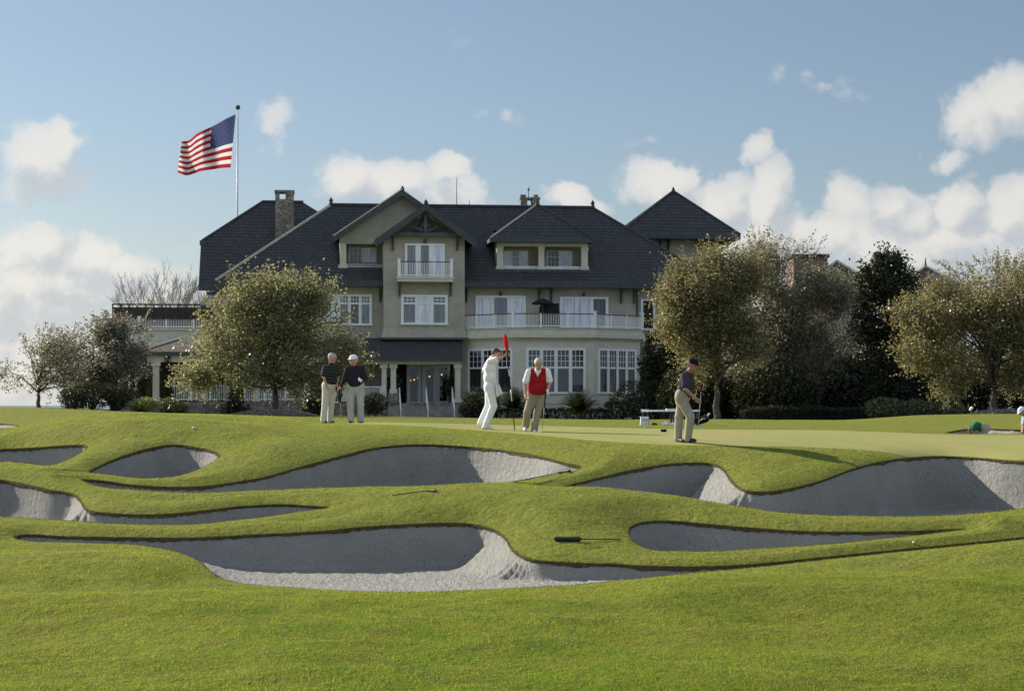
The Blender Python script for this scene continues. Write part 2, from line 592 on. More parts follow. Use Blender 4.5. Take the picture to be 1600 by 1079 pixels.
def signed_dist(poly, x, y, reach):
    """signed distance (negative inside) and nearest rim point; only near the polygon"""
    P = np.asarray(poly)
    Q = np.roll(P, -1, 0)
    d2 = np.full(len(x), 1e18)
    nx, ny = np.zeros(len(x)), np.zeros(len(x))
    ins = np.zeros(len(x), bool)
    for (ax_, ay), (bx, by) in zip(P, Q):
        ex, ey = bx - ax_, by - ay
        L2 = ex * ex + ey * ey + 1e-12
        t = np.clip(((x - ax_) * ex + (y - ay) * ey) / L2, 0, 1)
        qx, qy = ax_ + t * ex, ay + t * ey
        dd = (x - qx) ** 2 + (y - qy) ** 2
        u = dd < d2
        d2 = np.where(u, dd, d2)
        nx = np.where(u, qx, nx)
        ny = np.where(u, qy, ny)
        if ay != by:
            cr = ((ay > y) != (by > y)) & (x < (bx - ax_) * (y - ay) / (by - ay) + ax_)
            ins ^= cr
    d = np.sqrt(d2)
    return np.where(ins, -d, d), nx, ny


SD = np.full(len(gx), 9.0)
BID = np.full(len(gx), -1)
SX, SY = gx.copy(), gy.copy()
QX = gx.copy()
LOW = np.zeros(len(gx))
RIMS = []
for bi, B in enumerate(BUNKERS):
    pp = spline(B['p'], 5.0)
    wx, wy = cast(pp[:, 0], pp[:, 1], lambda x, y: h_base(x, y) - B.get('rim', RIM))
    poly = np.stack([wx, wy], 1)
    keep = np.concatenate([[True], np.linalg.norm(np.diff(poly, axis=0), axis=1) > 1e-4])
    poly, pp = poly[keep], pp[keep]
    RIMS.append((poly, pp))
    pad = 3.0
    s = np.where((gx > wx.min() - pad) & (gx < wx.max() + pad) & (gy > wy.min() - pad) & (gy < wy.max() + pad))[0]
    d, nx, ny = signed_dist(poly, gx[s], gy[s], pad)
    u = d < SD[s]
    si = s[u]
    SD[si] = d[u]
    BID[si] = bi
    sn = u & (np.abs(d) < .5 * cell[s])
    SX[s[sn]], SY[s[sn]] = nx[sn], ny[sn]
    SD[s[sn]] = 0.0
    QX[si] = nx[u]
    # the turf rolls off sharply above a face and gently in front of the near rim
    dpos = np.maximum(d, 0)
    sidey = (gy[s] - ny) / np.maximum(dpos, 1e-6)
    nearw = smoothstep(-.1, -.75, sidey)
    prof = B.get('rim', RIM) * ((1 - nearw) * np.exp(-dpos / .52) * (1 - smoothstep(2.2, 3.0, dpos)) + nearw * (1 - np.clip(dpos / 2.7, 0, 1)) ** 2)
    LOW[s] = np.maximum(LOW[s], prof)
    # floor level by column, from the near rim
    cols = np.linspace(poly[:, 0].min(), poly[:, 0].max(), 240)
    B['cx'] = cols
# green outline
gp = spline(GREEN, 8.0)
gwx, gwy = cast(gp[:, 0], gp[:, 1], h_base)
gpoly = np.stack([gwx, gwy], 1)
s = np.where((gx > gwx.min() - 2) & (gx < gwx.max() + 2) & (gy > gwy.min() - 2) & (gy < gwy.max() + 2))[0]
GD = np.full(len(gx), 9.0)
d, nx, ny = signed_dist(gpoly, gx[s], gy[s], 2)
sn = (np.abs(d) < .5 * cell[s]) & (SD[s] > .2)
SX[s[sn]], SY[s[sn]] = nx[sn], ny[sn]
GD[s] = np.where(sn, 0.0, d)

gx, gy = SX, SY
Z0 = h_base(gx, gy) + bump(gx, gy) * smoothstep(.04, .9, SD)       # bumps die out at the rims
RV = np.array([B.get('rim', RIM) for B in BUNKERS] + [0.0])[BID]
RTOP = Z0 - RV
Z = Z0 - np.where(SD <= 0, RV, LOW)
for bi, B in enumerate(BUNKERS):
    poly, pp = RIMS[bi]
    s = np.where((BID == bi) & (SD < 0))[0]
    if not len(s):
        continue
    # near rim height along screen columns (works for any outline)
    ang = gx[s] / gy[s]
    pa = poly[:, 0] / poly[:, 1]
    ca = np.linspace(pa.min(), pa.max(), 160)
    zn = np.full(160, np.nan)
    Q = np.roll(poly, -1, 0)
    qa = np.roll(pa, -1)
    for i, c_ in enumerate(ca):
        cr = (pa <= c_) != (qa <= c_)
        if cr.any():
            t = (c_ - pa[cr]) / (qa[cr] - pa[cr])
            yy = poly[cr, 1] + t * (Q[cr, 1] - poly[cr, 1])
            yn = yy.min()
            zn[i] = h_base([c_ * yn], [yn])[0]
    good = ~np.isnan(zn)
    zn = np.interp(ca, ca[good], zn[good])
    ker = np.ones(9) / 9
    zn = np.convolve(np.pad(zn, 4, 'edge'), ker, 'valid')
    zf = np.interp(ang, ca, zn) - B.get('rim', RIM) - B['c']
    dd = -SD[s]
    wob = 1 + .06 * vnoise(gx[s] / .8, gy[s] / .8)
    face = (gx[s] - QX[s]) / np.maximum(dd, 1e-6)            # which way the wall looks: -1 = to the left
    gentle = smoothstep(.76, .97, -face) * (HX + F * gx[s] / gy[s] < B.get('gmax', 9e9))                      # only the right-hand ends lie back
    keff = B['k'] * (1 - gentle) + .80 * gentle
    zw = RTOP[s] - .045 - dd * keff * wob
    k = .16
    hh = np.clip(.5 + .5 * (zw - zf) / k, 0, 1)
    zs = zf * (1 - hh) + zw * hh + k * hh * (1 - hh)
    rk = vnoise((gx[s] * .88 + gy[s] * .47) / .075, (gy[s] * .88 - gx[s] * .47) / .40)
    zs = zs + .006 * vnoise(gx[s] / .35, gy[s] / .35) + .03 * vnoise(gx[s] / 1.6, gy[s] / 1.6) + (.020 * rk + .012 * vnoise(gx[s] / .06 + 7, gy[s] / .08)) * np.clip(dd / .15, 0, 1)
    Z[s] = np.minimum(zs, RTOP[s] - .045)
Zg = Z.reshape(NR, NA)
PTS = np.stack([gx, gy, np.where(SD < 0, RTOP, Z)], 1)          # turf
PTS_S = np.stack([gx, gy, np.where(SD < 0, Z, RTOP - .045)], 1)   # sand


def ground(x, y):
    """height of the finished ground at one point"""
    a_ = x / (y + 30)
    i = int(np.clip(np.searchsorted(Yr, y) - 1, 0, NR - 2))
    j = int(np.clip(np.searchsorted(A, a_) - 1, 0, NA - 2))
    ty = min(max((y - Yr[i]) / (Yr[i + 1] - Yr[i]), 0), 1)
    tx = min(max((a_ - A[j]) / (A[j + 1] - A[j]), 0), 1)
    return float((Zg[i, j] * (1 - tx) + Zg[i, j + 1] * tx) * (1 - ty) + (Zg[i + 1, j] * (1 - tx) + Zg[i + 1, j + 1] * tx) * ty)


def at(px, py):
    """ground point seen at a pixel"""
    ax, e = (px - HX) / F, -(py - HY) / F
    Y = 10.0
    while Y < 160:
        if e * Y <= ground(ax * Y, Y):
            break
        Y += .05
    return Vector((ax * Y, Y, ground(ax * Y, Y)))


def P3(px, py, Y):
    return Vector(((px - HX) / F * Y, Y, -(py - HY) / F * Y))


# faces
ii = np.arange((NR - 1) * NA).reshape(NR - 1, NA)[:, :-1].ravel()
FC = np.stack([ii, ii + 1, ii + NA + 1, ii + NA], 1)
fsd = SD[FC]
fmax, fmean = fsd.max(1), fsd.mean(1)
inside = (fmax <= 1e-9) & (fmean < -1e-6)
mixed = (fmax > 1e-9) & (fsd.min(1) < -1e-9)         # cells cut by an outline belong to both sheets
sand = inside | mixed
fgd = GD[FC]
green = (fgd.mean(1) < 0) & ~inside
rough = ~inside & ~green


def sub_mesh(name, sel, extra=None, mats=None, smooth=True, PTS=PTS):
    f = FC[sel]
    u, inv = np.unique(f, return_inverse=True)
    v = PTS[u]
    f2 = inv.reshape(f.shape)
    mi = np.zeros(len(f2), int)
    sm = np.ones(len(f2), bool)
    if extra is not None:
        fe = FC[extra]
        ue, ie = np.unique(fe, return_inverse=True)
        f2 = np.concatenate([f2, ie.reshape(fe.shape) + len(v)])
        v = np.concatenate([v, PTS[ue]])
        mi = np.concatenate([mi, np.ones(len(fe), int)])
        sm = np.concatenate([sm, np.ones(len(fe), bool)])
    return put(name, np_mesh(name, v, f2, sm, mi), None, mats)


def grassmat():
    m, T = newmat('rough_turf')
    o = T.n('ShaderNodeOutputMaterial')
    p = T.n('ShaderNodeBsdfPrincipled', i_Roughness=.95)
    p.inputs['Specular IOR Level'].default_value = .03
    g = T.n('ShaderNodeNewGeometry').outputs['Position']
    big = T.mr(T.noise(g, .28, 4), .38, .64)
    midn = T.mr(T.noise(g, 1.6, 5, .62), .36, .66)
    fine = T.mr(T.noise(g, 34, 3, .7), .3, .7)
    c = T.mix(big, (.170, .255, .022), (.250, .285, .042))
    c = T.mix(T.math('MULTIPLY', midn, .6), c, (.275, .245, .055))
    sy = T.n('ShaderNodeSeparateXYZ')
    T.l(g, sy.inputs[0])
    mound = T.mr(T.math('ADD', sy.outputs[1], T.math('MULTIPLY', T.math('SUBTRACT', T.noise(g, .5, 3), .5), 6.0)), 23.5, 28.0)
    c = T.mix(T.math('MULTIPLY', mound, .62), c, (.325, .325, .088))
    gr = T.mr(T.noise(g, .45, 5, .6), .50, .66)
    c = T.mix(T.math('MULTIPLY', T.math('MULTIPLY', gr, .6), T.math('SUBTRACT', 1.0, mound)), c, (.095, .165, .014))
    mott = T.mr(T.noise(g, 3.2, 6, .68), .47, .60)
    c = T.mix(T.math('MULTIPLY', mott, .30), c, (.100, .130, .024))
    speck = T.mr(T.noise(g, 13, 4, .75), .50, .68)
    c = T.mix(T.math('MULTIPLY', speck, .40), c, (.080, .100, .020))
    dry = T.mr(T.noise(g, .9, 6, .7), .60, .74)
    c = T.mix(T.math('MULTIPLY', dry, .55), c, (.27, .205, .075))
    c = T.mix(T.math('MULTIPLY', fine, .35), c, (.085, .120, .010))
    T.l(c, p.inputs['Base Color'])
    b = T.n('ShaderNodeBump', i_Strength=1.0, i_Distance=.06)
    hN = T.math('ADD', T.noise(g, 45, 3, .7), T.math('MULTIPLY', T.noise(g, 8, 4, .6), 3.0))
    T.l(hN, b.inputs['Height'])
    T.l(b.outputs[0], p.inputs['Normal'])
    T.l(p.outputs[0], o.inputs[0])
    return m


def greenmat():
    m, T = newmat('mown_green')
    o = T.n('ShaderNodeOutputMaterial')
    p = T.n('ShaderNodeBsdfPrincipled', i_Roughness=.9)
    p.inputs['Specular IOR Level'].default_value = .1
    g = T.n('ShaderNodeNewGeometry').outputs['Position']
    c = T.mix(T.mr(T.noise(g, .35, 4), .35, .65), (.30, .275, .105), (.265, .265, .085))
    c = T.mix(T.math('MULTIPLY', T.mr(T.noise(g, 12, 4, .7), .35, .7), .3), c, (.20, .22, .055))
    sv = T.n('ShaderNodeSeparateXYZ')
    T.l(g, sv.inputs[0])
    st = T.math('SINE', T.math('MULTIPLY', T.math('ADD', sv.outputs[0], T.math('MULTIPLY', sv.outputs[1], .35)), 5.2))
    c = T.mix(T.mr(st, -.25, .25, 0.0, .22), c, (.21, .225, .06))
    T.l(c, p.inputs['Base Color'])
    b = T.n('ShaderNodeBump', i_Strength=.25, i_Distance=.01)
    T.l(T.noise(g, 60, 2), b.inputs['Height'])
    T.l(b.outputs[0], p.inputs['Normal'])
    T.l(p.outputs[0], o.inputs[0])
    return m


def sandmat():
    m, T = newmat('bunker_sand')
    o = T.n('ShaderNodeOutputMaterial')
    p = T.n('ShaderNodeBsdfPrincipled', i_Roughness=.95)
    p.inputs['Specular IOR Level'].default_value = .1
    g = T.n('ShaderNodeNewGeometry').outputs['Position']
    c = T.mix(T.mr(T.noise(g, 1.4, 5, .6), .35, .65), (.430, .420, .385), (.385, .375, .342))
    c = T.mix(T.math('MULTIPLY', T.mr(T.noise(g, 40, 3, .7), .45, .75), .4), c, (.23, .215, .19))
    T.l(c, p.inputs['Base Color'])
    mp = T.n('ShaderNodeMapping')
    mp.inputs['Rotation'].default_value = (0, 0, R(28))
    mp.inputs['Scale'].default_value = (15, 3.2, 8)
    T.l(g, mp.inputs[0])
    rk = T.noise(mp.outputs[0], 1.0, 4, .6)
    hN = T.math('ADD', T.math('MULTIPLY', rk, 1.3), T.math('MULTIPLY', T.noise(g, 34, 4, .7), .8))
    b = T.n('ShaderNodeBump', i_Strength=1.0, i_Distance=.10)
    T.l(hN, b.inputs['Height'])
    T.l(b.outputs[0], p.inputs['Normal'])
    T.l(p.outputs[0], o.inputs[0])
    return m


M_rough, M_green, M_sand = grassmat(), greenmat(), sandmat()
M_lip = mat('turf_lip', (.095, .072, .040), (.055, .048, .022), 14, .95, .05, .6, 40, coords='Object')
tag(sub_mesh('rough_grass', rough, None, [M_rough]), kind='structure')
tag(sub_mesh('putting_green', green, None, [M_green]), kind='structure')
fb = BID[FC].max(1)
for bi in range(len(BUNKERS)):
    sel = sand & (fb == bi)
    if sel.any():
        tag(sub_mesh('sand_bunker', sel, None, [M_sand], PTS=PTS_S), kind='structure')

# blades of the rough that stand up from the turf
M_blade = leafmat('grass_blade', (.200, .260, .026), (.290, .290, .055), (.42, .46, .06), gloss=.01, tfac=.5, rough=.5)
M_tuft = leafmat('lip_blade', (.115, .095, .03), (.15, .125, .04), (.17, .14, .035), gloss=.01, tfac=.4, rough=.6)


def blades(x, y, z, hgt, wid, lean):
    n = len(x)
    th = rng.uniform(0, 2 * np.pi, n)
    lx, ly = rng.normal(0, lean, n), rng.normal(0, lean, n)
    b = np.stack([x, y, z - .004], 1)
    sdv = np.stack([np.cos(th) * wid / 2, np.sin(th) * wid / 2, np.zeros(n)], 1)
    tip = b + np.stack([lx * hgt, ly * hgt, hgt], 1)
    V = np.stack([b - sdv, b + sdv, tip], 1).reshape(-1, 3)
    return V, np.arange(3 * n).reshape(-1, 3)


def scatter(n, y0, y1, power):
    u = rng.random(n)
    y = (y0 ** power + u * (y1 ** power - y0 ** power)) ** (1 / power)
    px = rng.uniform(-190, 1790, n)
    return (px - HX) / F * y, y


def grid_sample(x, y, G):
    a_ = x / (y + 30)
    i = np.clip(np.searchsorted(Yr, y) - 1, 0, NR - 2)
    j = np.clip(np.searchsorted(A, a_) - 1, 0, NA - 2)
    ty = np.clip((y - Yr[i]) / (Yr[i + 1] - Yr[i]), 0, 1)
    tx = np.clip((a_ - A[j]) / (A[j + 1] - A[j]), 0, 1)
    return (G[i, j] * (1 - tx) + G[i, j + 1] * tx) * (1 - ty) + (G[i + 1, j] * (1 - tx) + G[i + 1, j + 1] * tx) * ty


SDg, GDg = SD.reshape(NR, NA), GD.reshape(NR, NA)
bx_, by_ = scatter(640000, 16, 46, .6)
okb = (grid_sample(bx_, by_, SDg) > .015) & (grid_sample(bx_, by_, GDg) > .05)
clump = vnoise(bx_ / .22, by_ / .22) + .6 * vnoise(bx_ / .07 + 5, by_ / .07) > -.12 + rng.normal(0, .18, len(bx_))
okb &= clump
bx_, by_ = bx_[okb], by_[okb]
bz_ = grid_sample(bx_, by_, Zg)
hg = rng.uniform(.013, .031, len(bx_)) * (1 + .5 * vnoise(bx_ / 1.3, by_ / 1.3))
V, Fb = blades(bx_, by_, bz_, hg, rng.uniform(.005, .010, len(bx_)) * (by_ / 22) ** .5, .55)
o = put('grass_blades', np_mesh('grass_blades', V, Fb, False), None, M_blade)
tag(o, 'short green blades of the mown rough around the bunkers', 'grass', kind='stuff')
Vs, Fs, n0 = [], [], 0
rim_v, rim_f = [], []
for (poly, pp), B in zip(RIMS, BUNKERS):
    rim_ = B.get('rim', RIM)
    # the cut turf edge: a ragged band hanging from the rim
    Q = np.roll(poly, -1, 0)
    L = np.linalg.norm(Q - poly, axis=1)
    near_ = poly[:, 1].mean() < 45
    cum = np.concatenate([[0], np.cumsum(L)])
    m_ = int(cum[-1] / (.02 if near_ else .08))
    t = np.linspace(0, cum[-1], m_, endpoint=False)
    X_ = np.interp(t, cum, np.append(poly[:, 0], poly[0, 0]))
    Y_ = np.interp(t, cum, np.append(poly[:, 1], poly[0, 1]))
    top = h_base(X_, Y_) - rim_
    dp = (.050 + .028 * vnoise(t / .05, t * 0 + 3) + .05 * vnoise(t / .5, t * 0 + 8)) * (1 if near_ else .9)
    tx, ty = np.roll(X_, -1) - np.roll(X_, 1), np.roll(Y_, -1) - np.roll(Y_, 1)
    ln = np.hypot(tx, ty) + 1e-9
    area = np.sum(X_ * np.roll(Y_, -1) - np.roll(X_, -1) * Y_)
    sg = 1 if area > 0 else -1
    ix, iy = -ty / ln * sg, tx / ln * sg         # towards the sand
    a_ = np.stack([X_ - ix * .015, Y_ - iy * .015, top + .004], 1)
    b_ = np.stack([X_ + ix * .018, Y_ + iy * .018, top - .012], 1)
    c_ = np.stack([X_ + ix * .012, Y_ + iy * .012, top - np.maximum(dp, .03)], 1)
    base = sum(len(v) for v in rim_v)
    rim_v += [a_, b_, c_]
    k_ = np.arange(m_)
    k2 = (k_ + 1) % m_
    rim_f += [np.stack([base + k_, base + k2, base + m_ + k2, base + m_ + k_], 1), np.stack([base + m_ + k_, base + m_ + k2, base + 2 * m_ + k2, base + 2 * m_ + k_], 1)]
    if not near_:
        continue
    n = int(L.sum() * 420)
    k = rng.choice(len(poly), n, p=L / L.sum())
    t = rng.random(n)[:, None]
    q = poly[k] * (1 - t) + Q[k] * t + rng.normal(0, .010, (n, 2))
    top = h_base(q[:, 0], q[:, 1]) - rim_
    v, f = blades(q[:, 0], q[:, 1], top - rng.uniform(-.005, .03, n), rng.uniform(.010, .030, n), rng.uniform(.005, .010, n), .8)
    Vs.append(v)
    Fs.append(f + n0)
    n0 += len(v)
o = put('bunker_edge', np_mesh('bunker_edge', np.concatenate(rim_v), np.concatenate(rim_f), True), None, M_lip)
tag(o, kind='structure')
o = put('lip_grass', np_mesh('lip_grass', np.concatenate(Vs), np.concatenate(Fs), False), None, M_tuft)
tag(o, 'ragged brown and green grass fringe along the bunker lips', 'grass', kind='stuff')

fx_, fy_ = scatter(1500, 16.5, 44, .8)
okf = grid_sample(fx_, fy_, SDg) > .02
fx_, fy_ = fx_[okf], fy_[okf]
fz_ = grid_sample(fx_, fy_, Zg) + .022
th_ = rng.uniform(0, 6.28, len(fx_))
sz_ = rng.uniform(.006, .016, len(fx_))
cF = np.stack([fx_, fy_, fz_], 1)
dF = np.stack([np.cos(th_), np.sin(th_), rng.uniform(-.2, .5, len(fx_))], 1) * sz_[:, None]
eF = np.stack([-np.sin(th_), np.cos(th_), rng.uniform(-.2, .5, len(fx_))], 1) * sz_[:, None] * .6
VF = np.stack([cF - dF, cF + eF, cF + dF, cF - eF], 1).reshape(-1, 3)
o = put('leaf_litter', np_mesh('leaf_litter', VF, np.arange(len(VF)).reshape(-1, 4), False), None, leafmat('dry_leaf', (.30, .26, .16), (.55, .52, .42), (.3, .25, .15), gloss=.02, tfac=.3))
tag(o, 'tiny pale dry leaves and clippings scattered over the rough', 'leaf litter', kind='stuff')

# the sea beyond the lawn
m, T = newmat('sea_water')
o_ = T.n('ShaderNodeOutputMaterial')
p_ = T.n('ShaderNodeBsdfPrincipled', i_Roughness=.25)
p_.inputs['Base Color'].default_value = (.05, .10, .14, 1)
b_ = T.n('ShaderNodeBump', i_Strength=.5, i_Distance=.3)
T.l(T.noise(T.n('ShaderNodeNewGeometry').outputs['Position'], .5, 3), b_.inputs['Height'])
T.l(b_.outputs[0], p_.inputs['Normal'])
T.l(p_.outputs[0], o_.inputs[0])
mb = MB()
mb.poly([(-30000, -60, -3.6), (30000, -60, -3.6), (30000, 50000, -3.6), (-30000, 50000, -3.6)])
tag(mb.build('sea', m), kind='structure')
# ------------------------------------------------------------------ clubhouse
TH = R(6.0)
HO = Vector((0, 125, 0))
HU = Vector((math.cos(TH), math.sin(TH), 0))
HV = Vector((-math.sin(TH), math.cos(TH), 0))


def HP(px, py, v):
    """local (u, w) of the facade point in the vertical plane v seen at a pixel"""
    d = Vector(((px - HX) / F, 1, (HY - py) / F))
    t = (v + HO.dot(HV)) / d.dot(HV)
    p = d * t
    return (p - HO).dot(HU), p.z


def U(px, v):
    return HP(px, 600, v)[0]


def W(py, px, v):
    return HP(px, py, v)[1]


def shinglemat(name, c1, c2, mortar, bw, bh, off=.5, bump_=.5, coords='Object', rough=.8, course=0.0):
    m, T = newmat(name)
    o = T.n('ShaderNodeOutputMaterial')
    p = T.n('ShaderNodeBsdfPrincipled', i_Roughness=rough)
    p.inputs['Specular IOR Level'].default_value = .25
    t = T.n('ShaderNodeTexCoord')
    if coords == 'UV':
        vec = t.outputs['UV']
        nv = t.outputs['Object']
    else:
        s = T.n('ShaderNodeSeparateXYZ')
        T.l(t.outputs['Object'], s.inputs[0])
        cb = T.n('ShaderNodeCombineXYZ')
        T.l(T.math('ADD', s.outputs[0], T.math('MULTIPLY', s.outputs[1], .8)), cb.inputs[0])
        T.l(s.outputs[2], cb.inputs[1])
        vec = cb.outputs[0]
        nv = t.outputs['Object']
    br = T.n('ShaderNodeTexBrick', offset=off)
    br.inputs['Scale'].default_value = 1.0
    br.inputs['Brick Width'].default_value = bw
    br.inputs['Row Height'].default_value = bh
    br.inputs['Mortar Size'].default_value = bh * .10
    br.inputs['Mortar Smooth'].default_value = .3
    br.inputs['Color1'].default_value = (*c1, 1)
    br.inputs['Color2'].default_value = (*c2, 1)
    br.inputs['Mortar'].default_value = (*mortar, 1)
    T.l(vec, br.inputs['Vector'])
    c = T.mix(T.math('MULTIPLY', T.mr(T.noise(nv, .8, 5, .6),   .35, .7), .5), br.outputs['Color'], tuple(x * .6 for x in c1))
    sp0 = T.n('ShaderNodeSeparateXYZ')
    T.l(vec, sp0.inputs[0])
    sw0 = T.math('FRACT', T.math('DIVIDE', sp0.outputs[1], bh))
    c = T.mix(T.mr(sw0, .04, .26, course, 0.0), c, mortar)
    T.l(c, p.inputs['Base Color'])
    # each course tilts: saw-tooth height along the course
    sp = T.n('ShaderNodeSeparateXYZ')
    T.l(vec, sp.inputs[0])
    saw = T.math('FRACT', T.math('DIVIDE', sp.outputs[1], bh))
    b = T.n('ShaderNodeBump', i_Strength=bump_, i_Distance=.05)
    T.l(T.math('SUBTRACT', T.math('MULTIPLY', T.math('SUBTRACT', 1.0, saw), .6), T.math('MULTIPLY', br.outputs['Fac'], .8)), b.inputs['Height'])
    T.l(b.outputs[0], p.inputs['Normal'])
    T.l(p.outputs[0], o.inputs[0])
    MATS[name] = m
    return m


M_wall = shinglemat('shingle_siding', (.45, .42, .345), (.39, .365, .30), (.35, .325, .265), .30, .17, bump_=.13)
M_slate = shinglemat('slate_roof', (.076, .078, .080), (.050, .052, .055), (.032, .033, .035), .24, .32, coords='UV', bump_=.8, course=.65, rough=.62)
M_tile = shinglemat('porch_roof_tile', (.125, .105, .088), (.09, .076, .066), (.035, .032, .03), .26, .30, coords='UV', bump_=.8, course=.7)
M_stucco = mat('pale_stucco', (.60, .57, .47), (.54, .515, .43), 2.0, .85, .2, .2, 40)
M_trim = mat('dark_trim', (.085, .095, .085), (.055, .065, .06), 3, .6, .3)
M_fascia = mat('fascia_board', (.060, .072, .072), (.045, .055, .057), 3, .6, .3)
M_white = mat('white_paint', (.80, .81, .80), (.74, .75, .75), 4, .5, .4)
M_cap = mat('brown_handrail', (.16, .085, .05), (.11, .06, .035), 4, .5, .3)
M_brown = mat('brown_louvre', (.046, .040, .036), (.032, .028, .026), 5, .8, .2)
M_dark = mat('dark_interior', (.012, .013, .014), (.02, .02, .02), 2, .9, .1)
M_curtain = mat('pale_curtain', (.78, .80, .82), (.66, .68, .72), 1.2, .9, .1)
M_hip_lit = mat('ridge_cap', (.50, .46, .39), (.40, .37, .31), 3, .8, .2)  # pale colour makes the left hips look sunlit
M_rib = mat('dark_ridge_cap', (.055, .058, .066), (.04, .042, .05), 3, .7, .3)
M_door = mat('grey_door_paint', (.62, .64, .62), (.55, .57, .55), 2, .5, .4)


def stonemat():
    m, T = newmat('field_stone')
    o = T.n('ShaderNodeOutputMaterial')
    p = T.n('ShaderNodeBsdfPrincipled', i_Roughness=.9)
    v = T.n('ShaderNodeTexCoord').outputs['Object']
    vo = T.n('ShaderNodeTexVoronoi', i_Scale=4.2)
    T.l(v, vo.inputs['Vector'])
    ve = T.n('ShaderNodeTexVoronoi', i_Scale=4.2, feature='DISTANCE_TO_EDGE')
    T.l(v, ve.inputs['Vector'])
    s = T.n('ShaderNodeSeparateColor')
    T.l(vo.outputs['Color'], s.inputs[0])
    c = T.mix(s.outputs[0], (.16, .125, .10), (.34, .29, .23))
    c = T.mix(T.math('MULTIPLY', s.outputs[1], .5), c, (.20, .19, .185))
    e = T.mr(ve.outputs['Distance'], .02, .08)
    T.l(T.mix(e, (.10, .092, .08), c), p.inputs['Base Color'])
    b = T.n('ShaderNodeBump', i_Strength=.7, i_Distance=.05)
    T.l(e, b.inputs['Height'])
    T.l(b.outputs[0], p.inputs['Normal'])
    T.l(p.outputs[0], o.inputs[0])
    return m


M_stone = stonemat()


def glassmat(name, dark, rough=.04, spec=.5):
    m, T = newmat(name)
    o = T.n('ShaderNodeOutputMaterial')
    p = T.n('ShaderNodeBsdfPrincipled', i_Roughness=rough)
    p.inputs['Specular IOR Level'].default_value = spec
    g = T.n('ShaderNodeTexCoord').outputs['Object']
    mpg = T.n('ShaderNodeMapping')
    mpg.inputs['Scale'].default_value = (7, 7, .5)
    T.l(g, mpg.inputs[0])
    T.l(T.mix(T.mr(T.noise(mpg.outputs[0], 1.0, 3), .4, .62), dark, tuple(x * 1.5 + .008 for x in dark)), p.inputs['Base Color'])
    b = T.n('ShaderNodeBump', i_Strength=.08, i_Distance=.05)
    T.l(T.noise(g, 1.1, 2), b.inputs['Height'])
    T.l(b.outputs[0], p.inputs['Normal'])
    T.l(p.outputs[0], o.inputs[0])
    return m


M_glass = glassmat('dark_window_glass', (.016, .018, .022))
M_glassp = glassmat('curtained_window_glass', (.10, .115, .135))
M_glassb = glassmat('bright_window_glass', (.50, .54, .60))
m, T = newmat('clear_door_glass')
o_ = T.n('ShaderNodeOutputMaterial')
t_ = T.n('ShaderNodeBsdfTransparent')
t_.inputs[0].default_value = (.75, .76, .75, 1)
g_ = T.n('ShaderNodeBsdfGlossy', i_Roughness=.03)
mx = T.n('ShaderNodeMixShader', i_0=.025)
T.l(t_.outputs[0], mx.inputs[1])
T.l(g_.outputs[0], mx.inputs[2])
T.l(mx.outputs[0], o_.inputs[0])
M_clear = m
m, T = newmat('lit_globe')
o_ = T.n('ShaderNodeOutputMaterial')
e_ = T.n('ShaderNodeEmission', i_Strength=0.9)
e_.inputs[0].default_value = (1, .55, .2, 1)
T.l(e_.outputs[0], o_.inputs[0])
M_globe = m

club = empty('clubhouse', HO, TH)
tag(club, 'long shingled clubhouse with dark slate hipped roofs and bow window behind the green', 'building')


def part(mb, name, mats, parent=None, smooth=False):
    return mb.build(name, mats, club if parent is None else parent, smooth)


def roofpoly(mb, pts, eave):
    """pts 3D; uv: metres along the eave direction and up the slope"""
    e = Vector(eave).normalized()
    p0 = Vector(pts[0])
    nrm = (Vector(pts[1]) - p0).cross(Vector(pts[-1]) - p0).normalized()
    s = nrm.cross(e)
    if s.z < 0:
        s = -s
    mb.poly(pts, [((Vector(p) - p0).dot(e), (Vector(p) - p0).dot(s)) for p in pts])


def railing(name, fr, L, w0, w1, posts, parent=None, bal=.105, tall=(), cap=True):
    """rail in a facet frame; posts: list of s; children: handrail, post, baluster panel"""
    mbp = MB()
    n = max(1, int(L / bal))
    for i in range(n + 1):
        s = i * L / n
        mbp.obox(fr, s - .016, s + .016, -.016, .016, w0 + .06, w1 - .05)
    mbp.obox(fr, 0, L, -.022, .022, w0 + .04, w0 + .10)
    rail = part(mbp, name, M_white, parent)
    h = MB()
    h.obox(fr, -.04, L + .04, -.05, .05, w1 - .05, w1 + .01)
    part(h, 'handrail', M_cap if cap else M_white, rail)
    for s in posts:
        q = MB()
        t = s in tall
        r = .085 if t else .05
        q.obox(fr, s - r, s + r, -r, r, w0 - .02, w1 + (.14 if t else .02))
        if t:
            q.obox(fr, s - r - .03, s + r + .03, -r - .03, r + .03, w1 + .14, w1 + .18)
        part(q, 'post', M_white, rail)
    return rail


